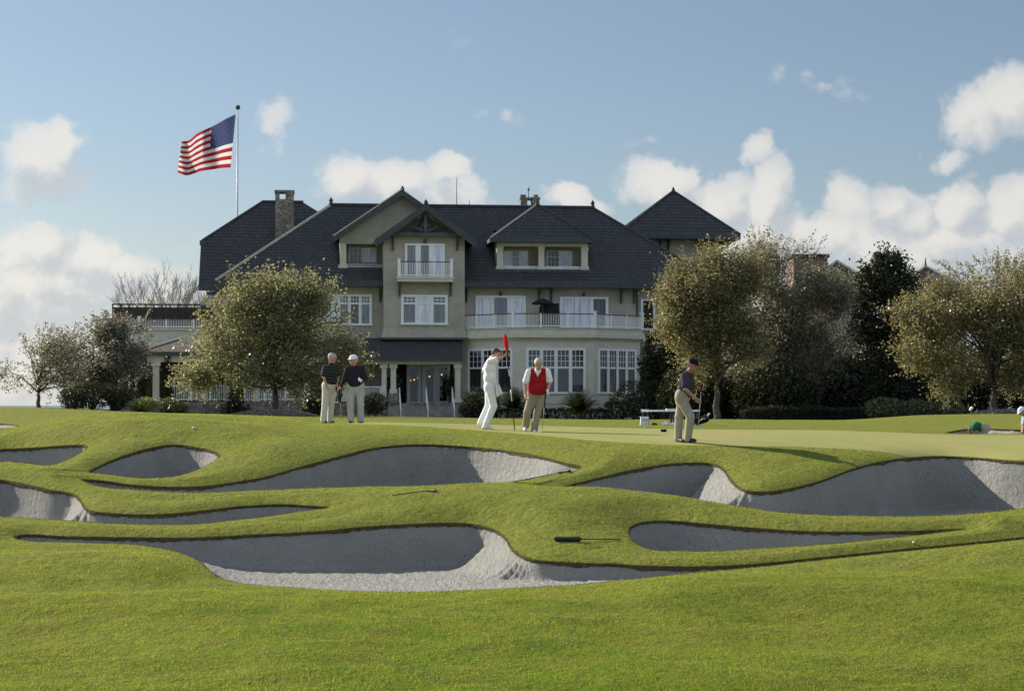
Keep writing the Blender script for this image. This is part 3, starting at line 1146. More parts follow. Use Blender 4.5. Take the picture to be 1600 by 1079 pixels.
def window(fr, s0, s1, w0, w1, lights, glass, grid=None, transom=None, name='window', fw=.10, proud=.09, fm=None, mull=.07, label=None, lightmats=None, parent=None):
    """lights: number of vertical lights; grid=(cols,rows) of glazing bars per light above the transom (or everywhere)"""
    fm = fm or M_white
    b = MB()
    b.obox(fr, s0 - fw, s1 + fw, 0, proud, w1, w1 + fw)
    b.obox(fr, s0 - fw - .04, s1 + fw + .04, 0, proud + .05, w0 - fw, w0)
    b.obox(fr, s0 - fw, s0, 0, proud, w0, w1)
    b.obox(fr, s1, s1 + fw, 0, proud, w0, w1)
    lw = (s1 - s0 - mull * (lights - 1)) / lights
    for i in range(lights):
        a = s0 + i * (lw + mull)
        if i < lights - 1:
            b.obox(fr, a + lw, a + lw + mull, 0, proud - .004, w0, w1)
        if transom is not None:
            b.obox(fr, a, a + lw, 0, proud - .01, transom - .06, transom + .06)
        if grid:
            g0, g1 = (transom + .06 if transom is not None else w0), w1
            for c in range(1, grid[0]):
                s = a + lw * c / grid[0]
                b.obox(fr, s - .016, s + .016, .03, proud - .03, g0, g1)
            for r in range(1, grid[1]):
                z = g0 + (g1 - g0) * r / grid[1]
                b.obox(fr, a, a + lw, .03, proud - .032, z - .016, z + .016)
        # inner sash
        b.obox(fr, a, a + .035, .02, proud - .02, w0, w1)
        b.obox(fr, a + lw - .035, a + lw, .02, proud - .02, w0, w1)
    f = part(b, name, fm, parent)
    for i in range(lights):
        a = s0 + i * (lw + mull)
        gm = lightmats[i] if lightmats else glass
        g = MB()
        g.obox(fr, a, a + lw, .004, .026, w0, w1)
        part(g, 'pane', gm, f)
    if label:
        f['label'] = label
    return f


FR0 = lambda v: ((0.0, v), (1.0, 0.0))      # facet frame of a front-facing plane (s = u)


def fwindow(px0, px1, py0, py1, v, lights, glass, **k):
    pc = (px0 + px1) / 2
    if 'transom' in k and k['transom'] is not None:
        k['transom'] = W(k['transom'], pc, v)
    return window(FR0(v), U(px0, v), U(px1, v), W(py1, pc, v), W(py0, pc, v), lights, glass, **k)


GW = -1.25           # ground by the house
# ---- main block
VE, VR = -1.0, 4.9
we = W(441, 700, VE)
wr = W(323, 700, VR)
uL, uR = U(337, VE), U(1128, VE)
rL, rR = U(517, VR), U(926, VR)
slope = (wr - we) / (VR - VE)
plane_w = lambda v: we + (v - VE) * slope
mb = MB()
mb.box(U(349, 0), U(1112, 0), 0, 9.6, GW, we + .15)
part(mb, 'wall', M_wall)

DW0, DW1 = U(777, .4), U(918, .4)         # right dormer
GG0, GG1 = U(529, .5), U(655, .5)         # big gable left
vfD = VE + (W(421, 845, .4) - we) / slope
vfG = VE + (W(418, 565, .5) - we) / slope
mb = MB()
E = (1, 0, 0)


def strip(u0, u1, v0, v1):
    roofpoly(mb, [(u0, v0, plane_w(v0)), (u1, v0, plane_w(v0)), (u1, v1, plane_w(v1)), (u0, v1, plane_w(v1))], E)


# left triangle + middle strips with gaps behind the dormer faces + right triangle
roofpoly(mb, [(uL, VE, we), (rL, VE, we), (rL, VR, wr)], E)
strip(rL, GG0, VE, VR)
strip(GG0, GG1, VE, vfG)
strip(GG0, GG1, 2.9, VR)
strip(GG1, DW0, VE, VR)
strip(DW0, DW1, VE, vfD)
strip(DW0, DW1, 3.0, VR)
strip(DW1, rR, VE, VR)
roofpoly(mb, [(rR, VE, we), (uR, VE, we), (rR, VR, wr)], E)
VB = 2 * VR - VE
roofpoly(mb, [(uL, VB, we), (uL, VE, we), (rL, VR, wr)], (0, 1, 0))
roofpoly(mb, [(uR, VE, we), (uR, VB, we), (rR, VR, wr)], (0, 1, 0))
roofpoly(mb, [(uR, VB, we), (uL, VB, we), (rL, VR, wr), (rR, VR, wr)], E)
main_roof = part(mb, 'roof', M_slate)
mb = MB()
mb.box(uL, uR, VE - .03, VE + .10, we - .30, we + .03)
mb.box(uL - .03, uL + .1, VE + .1, VB, we - .30, we + .03)
mb.box(uR - .1, uR + .03, VE + .1, VB, we - .30, we + .03)
mb.box(uL + .1, uR - .1, VE + .1, 0, we - .28, we - .2)       # soffit
part(mb, 'eave_board', M_fascia, main_roof)
mb = MB()
mb.tube([(uL, VE, we + .04), (rL, VR, wr + .05)], .10, 6)
part(mb, 'hip_cap', M_hip_lit, main_roof)
mb = MB()
mb.tube([(rL, VR, wr + .05), (rR, VR, wr + .05)], .12, 6)
mb.tube([(uR, VE, we + .03), (rR, VR, wr + .03)], .10, 6)
part(mb, 'ridge_cap', M_rib, main_roof)
for u in (rL, rR):
    q = MB()
    q.lathe((u, VR, wr), [(.16, 0), (.16, .12), (.10, .25), (.15, .36), (.05, .50), (.01, .58)], 8)
    part(q, 'finial', M_rib, main_roof)

# ---- rear left wing with its half-hipped roof
v0, vr = 6.0, 11.6
w0, w1 = W(447, 320, v0), W(316, 440, vr)
uA, uB = U(313, v0), U(690, v0)
sl = (w1 - w0) / (vr - v0)
fE = .53
vE_, wE = v0 + (vr - v0) * fE, w0 + (w1 - w0) * fE
uD, uC = U(411, vr), U(474, vr)
mb = MB()
roofpoly(mb, [(uA, v0, w0), (uB, v0, w0), (uC, vr, w1), (uD, vr, w1), (uA, vE_, wE)], E)
roofpoly(mb, [(uA, 2 * vr - vE_, wE), (uA, vE_, wE), (uD, vr, w1)], (0, 1, 0))
roofpoly(mb, [(uB, 2 * vr - v0, w0), (uA, 2 * vr - v0, w0), (uA, 2 * vr - vE_, wE), (uD, vr, w1), (uC, vr, w1)], E)
roofpoly(mb, [(uB, v0, w0), (uB, 2 * vr - v0, w0), (uC, vr, w1)], (0, 1, 0))
wing_roof = part(mb, 'wing_roof', M_slate)
mb = MB()
mb.box(uA - .02, uB, v0 - .05, v0 + .08, w0 - .3, w0 + .02)
mb.prism([(uA - .12, v0, w0 - .3), (uA - .12, v0, w0 + .04), (uA - .12, vE_, wE + .04), (uA - .12, vE_, wE - .3)], (.11, 0, 0))
mb.box(uA - .2, uA + .25, vE_ - .3, 2 * vr - vE_ + .3, wE - .32, wE - .02)
part(mb, 'rake_board', M_fascia, wing_roof)
mb = MB()
mb.tube([(uA, vE_, wE), (uD, vr, w1 + .03), (uC, vr, w1 + .03)], .11, 6)
part(mb, 'ridge_cap', M_rib, wing_roof)
mb = MB()
mb.box(uA + .35, uB, v0 + .8, 2 * vr - v0 - .8, GW, w0 - .05)
part(mb, 'wing_wall', M_wall)
mb = MB()
roofpoly(mb, [(U(314, 4), 3.2, W(477, 320, 3.2)), (U(360, 4), 3.2, W(477, 340, 3.2)), (U(360, 6), 6.6, W(448, 340, 6.6)), (U(326, 6), 6.6, W(452, 320, 6.6))], E)
mb.box(U(314, 4), U(360, 4), 3.15, 3.28, W(484, 330, 3.2), W(477, 330, 3.2))
part(mb, 'pent_roof', M_slate)

# ---- chimneys
c0, c1, v = U(430, 8.6), U(459, 8.6), 8.6
wt_, wb_ = W(297, 445, v), W(388, 445, v)
o0, o1 = U(436.5, v), U(446, v)
wo0, wo1 = W(311, 445, v), W(300.5, 445, v)
mb = MB()
mb.box(c0, c1, v, v + 1.1, wb_, wo0)
mb.box(c0, o0, v, v + 1.1, wo0, wo1)
mb.box(o1, c1, v, v + 1.1, wo0, wo1)
ch = part(mb, 'chimney', M_stone)
mb = MB()
mb.box(c0 - .05, c1 + .05, v - .05, v + 1.15, wo1, wt_)
part(mb, 'chimney_cap', M_stone, ch)
v = 6.2
c0, c1 = U(813.5, v), U(843, v)
o0, o1 = U(824, v), U(831.5, v)
wo0, wo1 = W(322, 828, v), W(311, 828, v)
mb = MB()
mb.box(c0, c1, v, v + 1.0, W(345, 828, v), wo0)
mb.box(c0, o0, v, v + 1.0, wo0, wo1)
mb.box(o1, c1, v, v + 1.0, wo0, wo1)
ch = part(mb, 'chimney', M_stone)
mb = MB()
mb.box(c0 - .04, c1 + .04, v - .04, v + 1.04, wo1, W(308, 828, v))
mb.box(c0, U(822, v), v, v + 1, W(308, 828, v), W(304, 828, v))
mb.box(U(834, v), c1 - .1, v, v + 1, W(308, 828, v), W(304, 828, v))
part(mb, 'chimney_cap', M_stone, ch)
mb = MB()
mb.tube([(U(827, v), v + .5, W(308, 828, v)), (U(827, v), v + .5, W(291, 828, v))], .025, 5)
mb.sphere((U(827, v), v + .5, W(295, 828, v)), .09, 6, 5)
part(mb, 'lightning_rod', M_trim)
for px, py in ((714, 277), (734, 313)):
    mb = MB()
    mb.tube([(U(px, VR), VR + .2, wr - .1), (U(px, VR), VR + .2, W(py, px, VR))], [.03, .018], 5)
    part(mb, 'antenna', M_trim)

# ---- big gable (its right half stands behind the tower gable)
vg = vfG
gp = (U(628, vg), vg, W(297, 628, vg - .7))
gl = (U(521, vg - .7), vg, W(370, 521, vg - .7))
gr = (2 * gp[0] - gl[0], vg, gl[2])
mb = MB()
back = 8.0
for a, b in ((gl, gp), (gp, gr)):
    q = [(a[0], vg - .75, a[2]), (b[0], vg - .75, b[2]), (b[0], back if b is gp else 5, b[2]), (a[0], back if a is gp else 5, a[2])]
    roofpoly(mb, q, (0, 1, 0))
groof = part(mb, 'gable_roof', M_slate)
mb = MB()
for a, b in ((gl, gp), (gp, gr)):
    mb.prism([(a[0], vg - .80, a[2] + .03), (a[0], vg - .80, a[2] - .36), (b[0], vg - .80, b[2] - .36), (b[0], vg - .80, b[2] + .03)], (0, .10, 0))
part(mb, 'barge_board', M_fascia, groof)
mb = MB()
mb.tube([(gl[0] + .0, vg - .78, gl[2] + .07), (gp[0], vg - .78, gp[2] + .07)], .055, 5)
part(mb, 'hip_cap', M_hip_lit, groof)  # pale tube paints in the sunlit edge of the left rake
mb = MB()
mb.tube([(gp[0], vg - .8, gp[2] + .05), (gp[0], back, gp[2] + .05)], .11, 6)
mb.lathe((gp[0], vg - .6, gp[2]), [(.14, 0), (.12, .14), (.02, .3)], 8)
part(mb, 'ridge_cap', M_rib, groof)
wl1, wl0, wsill = W(381, 570, vg), W(413, 570, vg), W(419, 570, vg)
ug0, ug1 = U(531, vg), U(662, vg)
mb = MB()
mb.prism([(ug0, vg, wl1), (ug1 + 2.2, vg, wl1), (ug1 + 2.2, vg, wl1 + .6), (gp[0], vg, gp[2] - .25), (ug0, vg, gl[2] + .15)], (0, .35, 0))
part(mb, 'gable_wall', M_wall)
mb = MB()
mb.box(ug0 + .02, U(541, vg), vg - .02, vg + .33, wsill, wl1 - .003)
mb.box(ug0 - .1, U(542, vg) + .05, vg - .07, vg + .36, wsill, wsill + .22)
part(mb, 'loggia_column', M_stucco)
mb = MB()
mb.box(ug0 - .22, U(604, vg), vg - .14, vg + .36, wsill - .10, wsill)
part(mb, 'loggia_sill', M_trim)
mb = MB()     # inside of the loggia
vb = vg + 1.7
mb.box(ug0, ug1, vb, vb + .1, wsill - .3, wl1 + .3)
mb.box(ug0 - .02, ug0 + .06, vg + .36, vb, wsill - .3, wl1 + .3)
mb.box(ug0, ug1, vg + .36, vb, wl1 + .05, wl1 + .15)
mb.box(ug0, ug1, vg - .02, vb, wsill - .3, wsill - .11)
part(mb, 'loggia_recess', M_wall)
fwindow(546, 587, 388, 411, vb, 2, M_glass, grid=(3, 3), name='loggia_window', lightmats=[M_glass, M_glassb], fw=.06, proud=.07)
railing('loggia_rail', FR0(vg + .1), U(599, vg) - U(542, vg), wsill, W(410, 570, vg), []).location = (U(542, vg), 0, 0)

# ---- right dormer
vd = vfD
ws_, wo1 = W(421, 845, vd), W(385, 845, vd)
dl, dr = U(776, vd), U(919, vd)
wde = W(373, 845, vd - .7)
pk = (U(843, vd), vd + 1.5, W(320, 843, vd + 1.5))
e0, e1 = U(766, vd - .8), U(926, vd - .8)
mb = MB()
ve = vd - .8
roofpoly(mb, [(e0, ve, wde), (e1, ve, wde), pk], E)
rb_ = (pk[0], 5.6, pk[2])
roofpoly(mb, [(e0, 4.5, wde), (e0, ve, wde), pk, rb_], (0, 1, 0))
roofpoly(mb, [(e1, ve, wde), (e1, 4.5, wde), rb_, pk], (0, 1, 0))
droof = part(mb, 'dormer_roof', M_slate)
mb = MB()
mb.box(e0, e1, ve - .04, ve + .06, wde - .24, wde + .02)
mb.box(e0 - .03, e0 + .06, ve + .06, vd + 3, wde - .24, wde + .02)
mb.box(e1 - .06, e1 + .03, ve + .06, vd + 3, wde - .24, wde + .02)
mb.box(e0 + .06, e1 - .06, ve + .06, vd + .1, wde - .22, wde - .16)
part(mb, 'eave_board', M_fascia, droof)
mb = MB()
mb.tube([(e0, ve, wde + .04), (pk[0], pk[1], pk[2] + .05)], .07, 5)
part(mb, 'hip_cap', M_hip_lit, droof)
mb = MB()
mb.tube([(e1, ve, wde + .04), (pk[0], pk[1], pk[2] + .05), (rb_[0], rb_[1], rb_[2] + .05)], .08, 5)
mb.lathe(pk, [(.12, 0), (.1, .14), (.02, .26)], 8)
part(mb, 'ridge_cap', M_rib, droof)
mb = MB()
mb.box(dl, dr, vd, vd + .3, wo1, wde - .1)
dm = part(mb, 'dormer_wall', M_stucco)
for a, b in ((776, 786.5), (841, 851), (908, 919)):
    mb = MB()
    a_, b_ = U(a, vd), U(b, vd)
    mb.box(a_ + .02, b_ - .02, vd - .02, vd + .28, ws_, wo1 - .003)
    mb.box(a_ - .05, b_ + .05, vd - .06, vd + .31, ws_, ws_ + .2)
    mb.box(a_ - .03, b_ + .03, vd - .05, vd - .022, wo1 - .18, wo1 - .05)
    part(mb, 'dormer_column', M_stucco)
mb = MB()
mb.box(dl - .2, dr + .2, vd - .15, vd + .3, ws_ - .12, ws_)
part(mb, 'dormer_sill', M_trim)
mb = MB()
vb = vd + 1.7
mb.box(dl, dr, vb, vb + .1, ws_ - .3, wo1 + .3)
mb.box(dl - .02, dl + .06, vd + .31, vb, ws_ - .3, wo1 + .3)
mb.box(dr - .06, dr + .02, vd + .31, vb, ws_ - .3, wo1 + .3)
mb.box(U(845, vd), U(847, vd), vd + .31, vb, ws_ - .3, wo1 + .3)
mb.box(dl, dr, vd + .31, vb, wo1 + .06, wo1 + .15)
mb.box(dl, dr, vd - .01, vb, ws_ - .3, ws_ - .13)
part(mb, 'dormer_recess', M_wall)
fwindow(787, 824, 393, 418, vb, 3, M_glassp, grid=(2, 3), name='dormer_window', lightmats=[M_glassb, M_glassp, M_glassb], fw=.06, proud=.07)
fwindow(855, 893, 393, 418, vb, 2, M_glassp, grid=(3, 3), name='dormer_window', lightmats=[M_glass, M_glassb], fw=.06, proud=.07)
for a, b in ((787, 840), (852, 907)):
    r_ = railing('dormer_rail', FR0(vd + .1), U(b, vd) - U(a, vd), ws_, W(416, 845, vd), [1.05], cap=False)
    r_.location = (U(a, vd), 0, 0)

# ---- gabled tower
vt = -1.8
tl, tr = U(599.5, vt), U(726, vt)
tp = (U(664, vt), vt, W(319, 664, vt - .9))
gl = (U(585, vt - .9), vt, W(375, 585, vt - .9))
gr = (2 * tp[0] - gl[0], vt, gl[2])
wbase = W(527, 660, vt)
mb = MB()
mb.prism([(tl, vt, wbase + .5), (tr, vt, wbase + .5), (tr, vt, gr[2] + .28), (tp[0], vt, tp[2] - .3), (tl, vt, gl[2] + .28)], (0, 2.3, 0))
mb.mesh([(tl - .16, vt - .18, wbase), (tr + .16, vt - .18, wbase), (tr + .16, vt + 2.2, wbase), (tl - .16, vt + 2.2, wbase),
         (tl, vt, wbase + .55), (tr, vt, wbase + .55), (tr, vt + 2.2, wbase + .55), (tl, vt + 2.2, wbase + .55)],
        [(0, 3, 2, 1), (0, 1, 5, 4), (1, 2, 6, 5), (3, 0, 4, 7)])
part(mb, 'tower_wall', M_wall)
mb = MB()
mb.box(tl - .2, tr + .2, vt - .24, vt + 2.2, wbase - .14, wbase - .002)
part(mb, 'tower_ledge', M_trim)
mb = MB()
for a, b in ((gl, tp), (tp, gr)):
    q = [(a[0], vt - .95, a[2]), (b[0], vt - .95, b[2]), (b[0], 5.5 if b is tp else 3, b[2]), (a[0], 5.5 if a is tp else 3, a[2])]
    roofpoly(mb, q, (0, 1, 0))
troof = part(mb, 'tower_roof', M_slate)
mb = MB()
for a, b in ((gl, tp), (tp, gr)):
    mb.prism([(a[0], vt - 1.0, a[2] + .03), (a[0] + (.12 if a is gl else 0), vt - 1.0, a[2] - .40), (b[0] - (.12 if b is gr else 0), vt - 1.0, b[2] - .40), (b[0], vt - 1.0, b[2] + .03)], (0, .12, 0))
    mb.prism([(a[0], vt - .88, a[2] - .02), (a[0], vt - .88, a[2] - .1), (b[0], vt - .88, b[2] - .1), (b[0], vt - .88, b[2] - .02)], (0, .88, 0))
part(mb, 'barge_board', M_fascia, troof)
mb = MB()
mb.tube([(tp[0], vt - 1.0, tp[2] + .05), (tp[0], 5.5, tp[2] + .05)], .11, 6)
mb.lathe((tp[0], vt - .9, tp[2]), [(.16, 0), (.14, .14), (.03, .3)], 8)
part(mb, 'ridge_cap', M_rib, troof)
# timber truss in the gable
mb = MB()
vq = vt - .55
wc = W(366, 664, vq)
mb.box(U(608, vq), U(720, vq), vq, vq + .18, wc - .16, wc + .12)
mb.box(tp[0] - .1, tp[0] + .1, vq - .02, vq + .16, wc + .12, tp[2] - .45)
for s in (-1, 1):
    mb.tube([(tp[0] + s * .12, vq + .05, wc + .2), (tp[0] + s * .45, vq + .05, wc + .32), (tp[0] + s * .8, vq + .05, wc + .55)], [.12, .10, .05], 6)
    mb.tube([(tp[0] + s * .1, vq + .05, wc + .75), (tp[0] + s * .35, vq + .05, wc + .25)], [.07, .07], 6)
    mb.tube([(tp[0] + s * 1.9, vq + .08, wc + .05), (tp[0] + s * 1.2, vq + .08, wc + .60), (tp[0] + s * .5, vq + .08, wc + 1.05)], [.1, .1, .08], 6)
part(mb, 'gable_truss', M_trim, troof)
mb = MB()
mb.prism([(U(612, vt), vt - .01, wc - .05), (U(716, vt), vt - .01, wc - .05), (tp[0], vt - .01, tp[2] - .6)], (0, -.03, 0))
part(mb, 'gable_shade_panel', M_trim, troof)  # infill darkened to carry the shade under the gable


def bracket(u, v, w_top, depth=.75, h=.95):
    b = MB()
    b.box(u - .06, u + .06, v - depth, v, w_top - .16, w_top)
    b.box(u - .06, u + .06, v - .14, v - .001, w_top - h, w_top - .162)
    b.tube([(u, v - depth + .08, w_top - .14), (u, v - .30, w_top - .36), (u, v - .07, w_top - h + .1)], [.05, .06, .05], 5)
    return part(b, 'eave_bracket', M_trim)


bracket(U(614, vt), vt, W(367, 614, vt), .85, 1.0)
bracket(U(714, vt), vt, W(367, 714, vt), .85, 1.0)
for px in (624, 704):
    bracket(U(px, vt), vt, W(441, px, vt), .9, .9)
for px in (842, 861, 970, 990, 729, 594):
    bracket(U(px, 0), 0, we - .28, .85, .95)
# balcony and its door, the three-light window below
wb1, wb0 = W(434, 664, vt), W(441.5, 664, vt)
b0, b1 = U(621, vt - 1), U(708, vt - 1)
mb = MB()
mb.box(b0, b1, vt - 1.1, vt - .002, wb0, wb1)
mb.box(b0 - .06, b1 + .06, vt - 1.16, vt - .004, wb1 - .1, wb1 + .02)
balc = part(mb, 'balcony', M_stucco)
L = b1 - b0 - .2
rl = railing('balcony_railing', FR0(vt - 1.0), L, wb1 + .03, W(408.5, 664, vt - 1), [0, L * .34, L * .66, L], parent=balc, tall=(0, L))
rl.location = (b0 + .1, 0, 0)
fwindow(635.5, 692, 383.5, 432, vt, 3, M_glassp, name='balcony_door', lightmats=[M_glassp, M_glassp, M_glassb], transom=None, mull=.28, fw=.12)
fwindow(630, 696, 464, 504, vt, 3, M_glassp, transom=474, grid=(3, 2), name='window', lightmats=[M_glassp, M_glassb, M_glassp], fw=.14, mull=.16)
# ---- second floor openings of the main wall
fwindow(746, 818, 465, 511, 0, 3, M_glassb, name='sliding_door', lightmats=[M_glassb, M_glassp, M_glassb], mull=.14, fw=.14)
fwindow(878, 947, 467, 511, 0, 3, M_glassb, name='sliding_door', lightmats=[M_glassb, M_glassb, M_glassp], mull=.14, fw=.14)
fwindow(514, 578, 463, 505, 0, 4, M_glassp, transom=474, grid=(3, 2), name='window', fw=.14, mull=.12, lightmats=[M_glassb, M_glassp, M_glass, M_glassp])
fwindow(1004, 1021, 470, 513, 0, 1, M_glass, name='window', fw=.12)
fwindow(1048, 1068, 470, 510, 0, 1, M_glass, name='window', fw=.12)
for px, py in ((782, 459), (912, 460)):
    mb = MB()
    u_, w_ = HP(px, py, -.12)
    mb.lathe((u_, -.16, w_ - .14), [(.04, 0), (.10, .06), (.10, .22), (.03, .30)], 8)
    mb.box(u_ - .03, u_ + .03, -.16, 0, w_ + .1, w_ + .15)
    part(mb, 'wall_lantern', M_trim)
u_, w_ = HP(664, 377, vt - .1)
mb = MB()
mb.lathe((u_, vt - .16, w_ - .14), [(.04, 0), (.10, .06), (.10, .22), (.03, .30)], 8)
mb.box(u_ - .03, u_ + .03, vt - .16, vt, w_ + .1, w_ + .15)
part(mb, 'wall_lantern', M_trim)
mb = MB()
mb.tube([(U(995, 0), -.1, we - .3), (U(995, 0), -.1, W(515, 995, 0))], .06, 6)
part(mb, 'downpipe', M_trim)

# ---- bow-fronted ground floor with the terrace on top
BP = [(U(719, -1.0), -1.0), (U(803, -4.2), -4.2), (U(928, -4.2), -4.2), (U(1000, -1.6), -1.6), (U(1000, 0), 0)]


def facet(i, off=0.0):
    a, b = Vector(BP[i]), Vector(BP[i + 1])
    e = (b - a).normalized()
    n = Vector((e.y, -e.x))
    return ((a.x + n.x * off, a.y + n.y * off), (e.x, e.y)), (b - a).length


def facet_hit(i, px, off=0.0):
    (ox, oy), (ex, ey) = facet(i, off)[0]
    d = Vector(((px - HX) / F, 1, 0))
    du, dv = d.dot(HU), d.dot(HV)
    cu, cv = -HO.dot(HU), -HO.dot(HV)           # local camera position
    # cu + t du = ox + s ex ; cv + t dv = oy + s ey
    det = du * (-ey) - dv * (-ex)
    t = ((ox - cu) * (-ey) - (oy - cv) * (-ex)) / det
    s = (du * (oy - cv) - dv * (ox - cu)) / det
    return s, t


def facet_w(i, px, py):
    return (HY - py) / F * facet_hit(i, px)[1]


wtop = W(531, 865, -4.2)
mb = MB()
poly = BP + [(BP[0][0], 0)]
mb.prism([(x, y, GW) for x, y in poly], (0, 0, wtop - GW))
part(mb, 'bay_wall', M_stucco)


def grow(off):
    P = []
    n = len(BP)
    for i in range(n):
        p = Vector(BP[i])
        ds = []
        for j in (i - 1, i):
            if 0 <= j < n - 1:
                (o_, e_), _ = facet(j)
                ds.append(Vector((e_[1], -e_[0])))
        nn = sum(ds, Vector((0, 0))).normalized()
        P.append(p + nn * off / max(nn.dot(ds[0]), .5))
    return P


mb = MB()
for z0, z1, o in ((531, 527.5, .10), (527.5, 522, .34), (522, 520, .30), (520, 513, .22), (513, 511.5, .30)):
    P = [(p.x, p.y, W(z0, 865, -4.2) + .001) for p in grow(o)] + [(BP[-1][0] + o, .02, W(z0, 865, -4.2) + .001), (BP[0][0] - o * .5, .02, W(z0, 865, -4.2) + .001)]
    mb.prism(P, (0, 0, W(z1, 865, -4.2) - W(z0, 865, -4.2)))
part(mb, 'bay_cornice', M_stucco)
wdeck = W(511.5, 865, -4.2)
G2 = grow(.12)
for i in range(3):
    a, b = G2[i], G2[i + 1]
    e = (b - a).normalized()
    L = (b - a).length
    k = (2, 3, 2)[i]
    posts = [L * j / k for j in range(k + 1)] if i != 1 else [L * j / 3 for j in range(1, 3)]
    if i == 0:
        posts = [0, L / 3, 2 * L / 3, L]
    if i == 2:
        posts = [0, L / 3, 2 * L / 3, L]
    tall = [0, L] if i != 1 else []
    railing('terrace_railing', ((a.x, a.y), (e.x, e.y)), L, wdeck + .02, wdeck + (.88), posts, tall=tall)
    # windows of the facet
    px0, px1, lights = ((734, 799, 3), (825, 912, 4), (936, 991, 4))[i]
    fr, L = facet(i)
    s0, s1 = facet_hit(i, px0)[0], facet_hit(i, px1)[0]
    pc = 865
    w0, w1 = W(612, pc, -4.2), W(547, pc, -4.2)
    window(fr, s0, s1, w0, w1, lights, M_glass, grid=(3, 3), transom=W(574, pc, -4.2), fw=.13, mull=.15, proud=.10, name='bay_window')
    mb = MB()
    mb.obox(fr, s0 - .2, s1 + .2, .002, .05, w0 - .75, w0 - .18)
    part(mb, 'window_apron', M_stucco)

# ---- square tower at the right rear
vf = 7.6
pk = (U(1045, 12), 12.0, W(299, 1045, 12))
e0, e1 = U(967, vf), U(1157, vf)
wE = W(366, 1060, vf)
half = (e1 - e0) / 2
e0 = e1 - 2 * half
hd_ = 2.7
pc_ = ((e0 + e1) / 2, vf + hd_)
pk = (pk[0], pc_[1], W(299, 1045, pc_[1]))
mb = MB()
c4 = [(e0, vf, wE), (e1, vf, wE), (e1, vf + 2 * hd_, wE), (e0, vf + 2 * hd_, wE)]
for i in range(4):
    a, b = c4[i], c4[(i + 1) % 4]
    roofpoly(mb, [a, b, pk], (b[0] - a[0], b[1] - a[1], 0))
sroof = part(mb, 'tower_roof', M_slate)
mb = MB()
mb.box(e0, e1, vf - .04, vf + .08, wE - .3, wE + .02)
mb.box(e1 - .06, e1 + .03, vf + .08, vf + 2 * hd_, wE - .3, wE + .02)
mb.box(e0 - .03, e0 + .06, vf + .08, vf + 2 * hd_, wE - .3, wE + .02)
mb.box(e0 + .06, e1 - .06, vf + .08, vf + 2 * hd_, wE - .28, wE - .2)
part(mb, 'eave_board', M_fascia, sroof)
mb = MB()
for c in c4:
    mb.tube([(c[0], c[1], c[2] + .03), (pk[0], pk[1], pk[2] + .04)], .08, 5)
mb.lathe(pk, [(.14, -.05), (.12, .14), (.02, .34)], 8)
part(mb, 'ridge_cap', M_rib, sroof)
t0, t1 = U(984, vf + 1.4), U(1122, vf + 1.4)
mb = MB()
mb.box(t0, t1, vf + 1.4, vf + 2 * hd_ - .9, GW, wE - .2)
part(mb, 'tower_wall', M_wall)
for px in (1031, 1044, 1097, 1108):
    bracket(U(px, vf + 1.4), vf + 1.4, wE - .28, 1.1, 1.1)
b = MB()
b.box(t1, t1 + 1.1, vf + 2.0, vf + 2.14, wE - .45, wE - .3)
b.tube([(t1 + .05, vf + 2.07, wE - 1.5), (t1 + .35, vf + 2.07, wE - .95), (t1 + 1.05, vf + 2.07, wE - .42)], .06, 5)
part(b, 'eave_bracket', M_trim)

# ---- veranda along the front, left of and under the tower
def shed(name, px0, px1, pyt, pye, vt_, ve_, matl, hip=None):
    mb = MB()
    wt2, we2 = W(pyt, (px0 + px1) / 2, vt_), W(pye, (px0 + px1) / 2, ve_)
    a0, a1 = U(px0, ve_), U(px1, ve_)
    t0 = U(hip, vt_) if hip else U(px0, vt_)
    t1 = U(px1, vt_)
    roofpoly(mb, [(a0, ve_, we2), (a1, ve_, we2), (t1, vt_, wt2), (t0, vt_, wt2)], E)
    if hip:
        roofpoly(mb, [(a0, vt_ + 2, we2), (a0, ve_, we2), (t0, vt_, wt2)], (0, 1, 0))
    r = part(mb, name, matl)
    mb = MB()
    mb.box(a0, a1, ve_ - .03, ve_ + .07, we2 - .22, we2 + .02)
    mb.box(a0, a1, ve_ + .07, vt_, we2 - .2, we2 - .14)
    if hip:
        mb.box(a0 - .03, a0 + .05, ve_ + .07, vt_ + 2, we2 - .22, we2 + .02)
    part(mb, 'eave_board', M_fascia, r)
    if hip:
        mb = MB()
        mb.tube([(a0, ve_, we2 + .03), (t0, vt_, wt2 + .03)], .07, 5)
        part(mb, 'hip_cap', M_hip_lit, r)
    return we2


we_l = shed('porch_roof', 216, 566, 529, 550, .4, -3.4, M_tile, hip=282)
we_r = shed('porch_roof', 566, 722, 528, 558, -1.4, -4.2, M_slate)
mb = MB()
mb.box(U(566, -1.4), U(722, -1.4), -1.4, 0, we_r + .5, W(528, 650, -1.4))
part(mb, 'porch_wall', M_wall)
# porch floor, stone base, beam, columns
wfl_l, wfl_r = W(627, 370, -3.2), W(629, 660, -3.6)
mb = MB()
mb.box(U(226, -3.2), U(566, -3.2), -3.2, 0, GW, wfl_l)
mb.box(U(566, -3.8) + .002, U(722, -3.2), -3.8, 0, GW, wfl_r)
part(mb, 'stone_base', M_stone)
mb = MB()
mb.box(U(230, -3.1), U(566, -3.1) - .002, -3.15, -2.85, we_l - .62, we_l - .2)
mb.box(U(566, -3.1), U(718, -3.1), -3.75, -3.45, we_r - .42, we_r - .21)
part(mb, 'porch_beam', M_stucco)


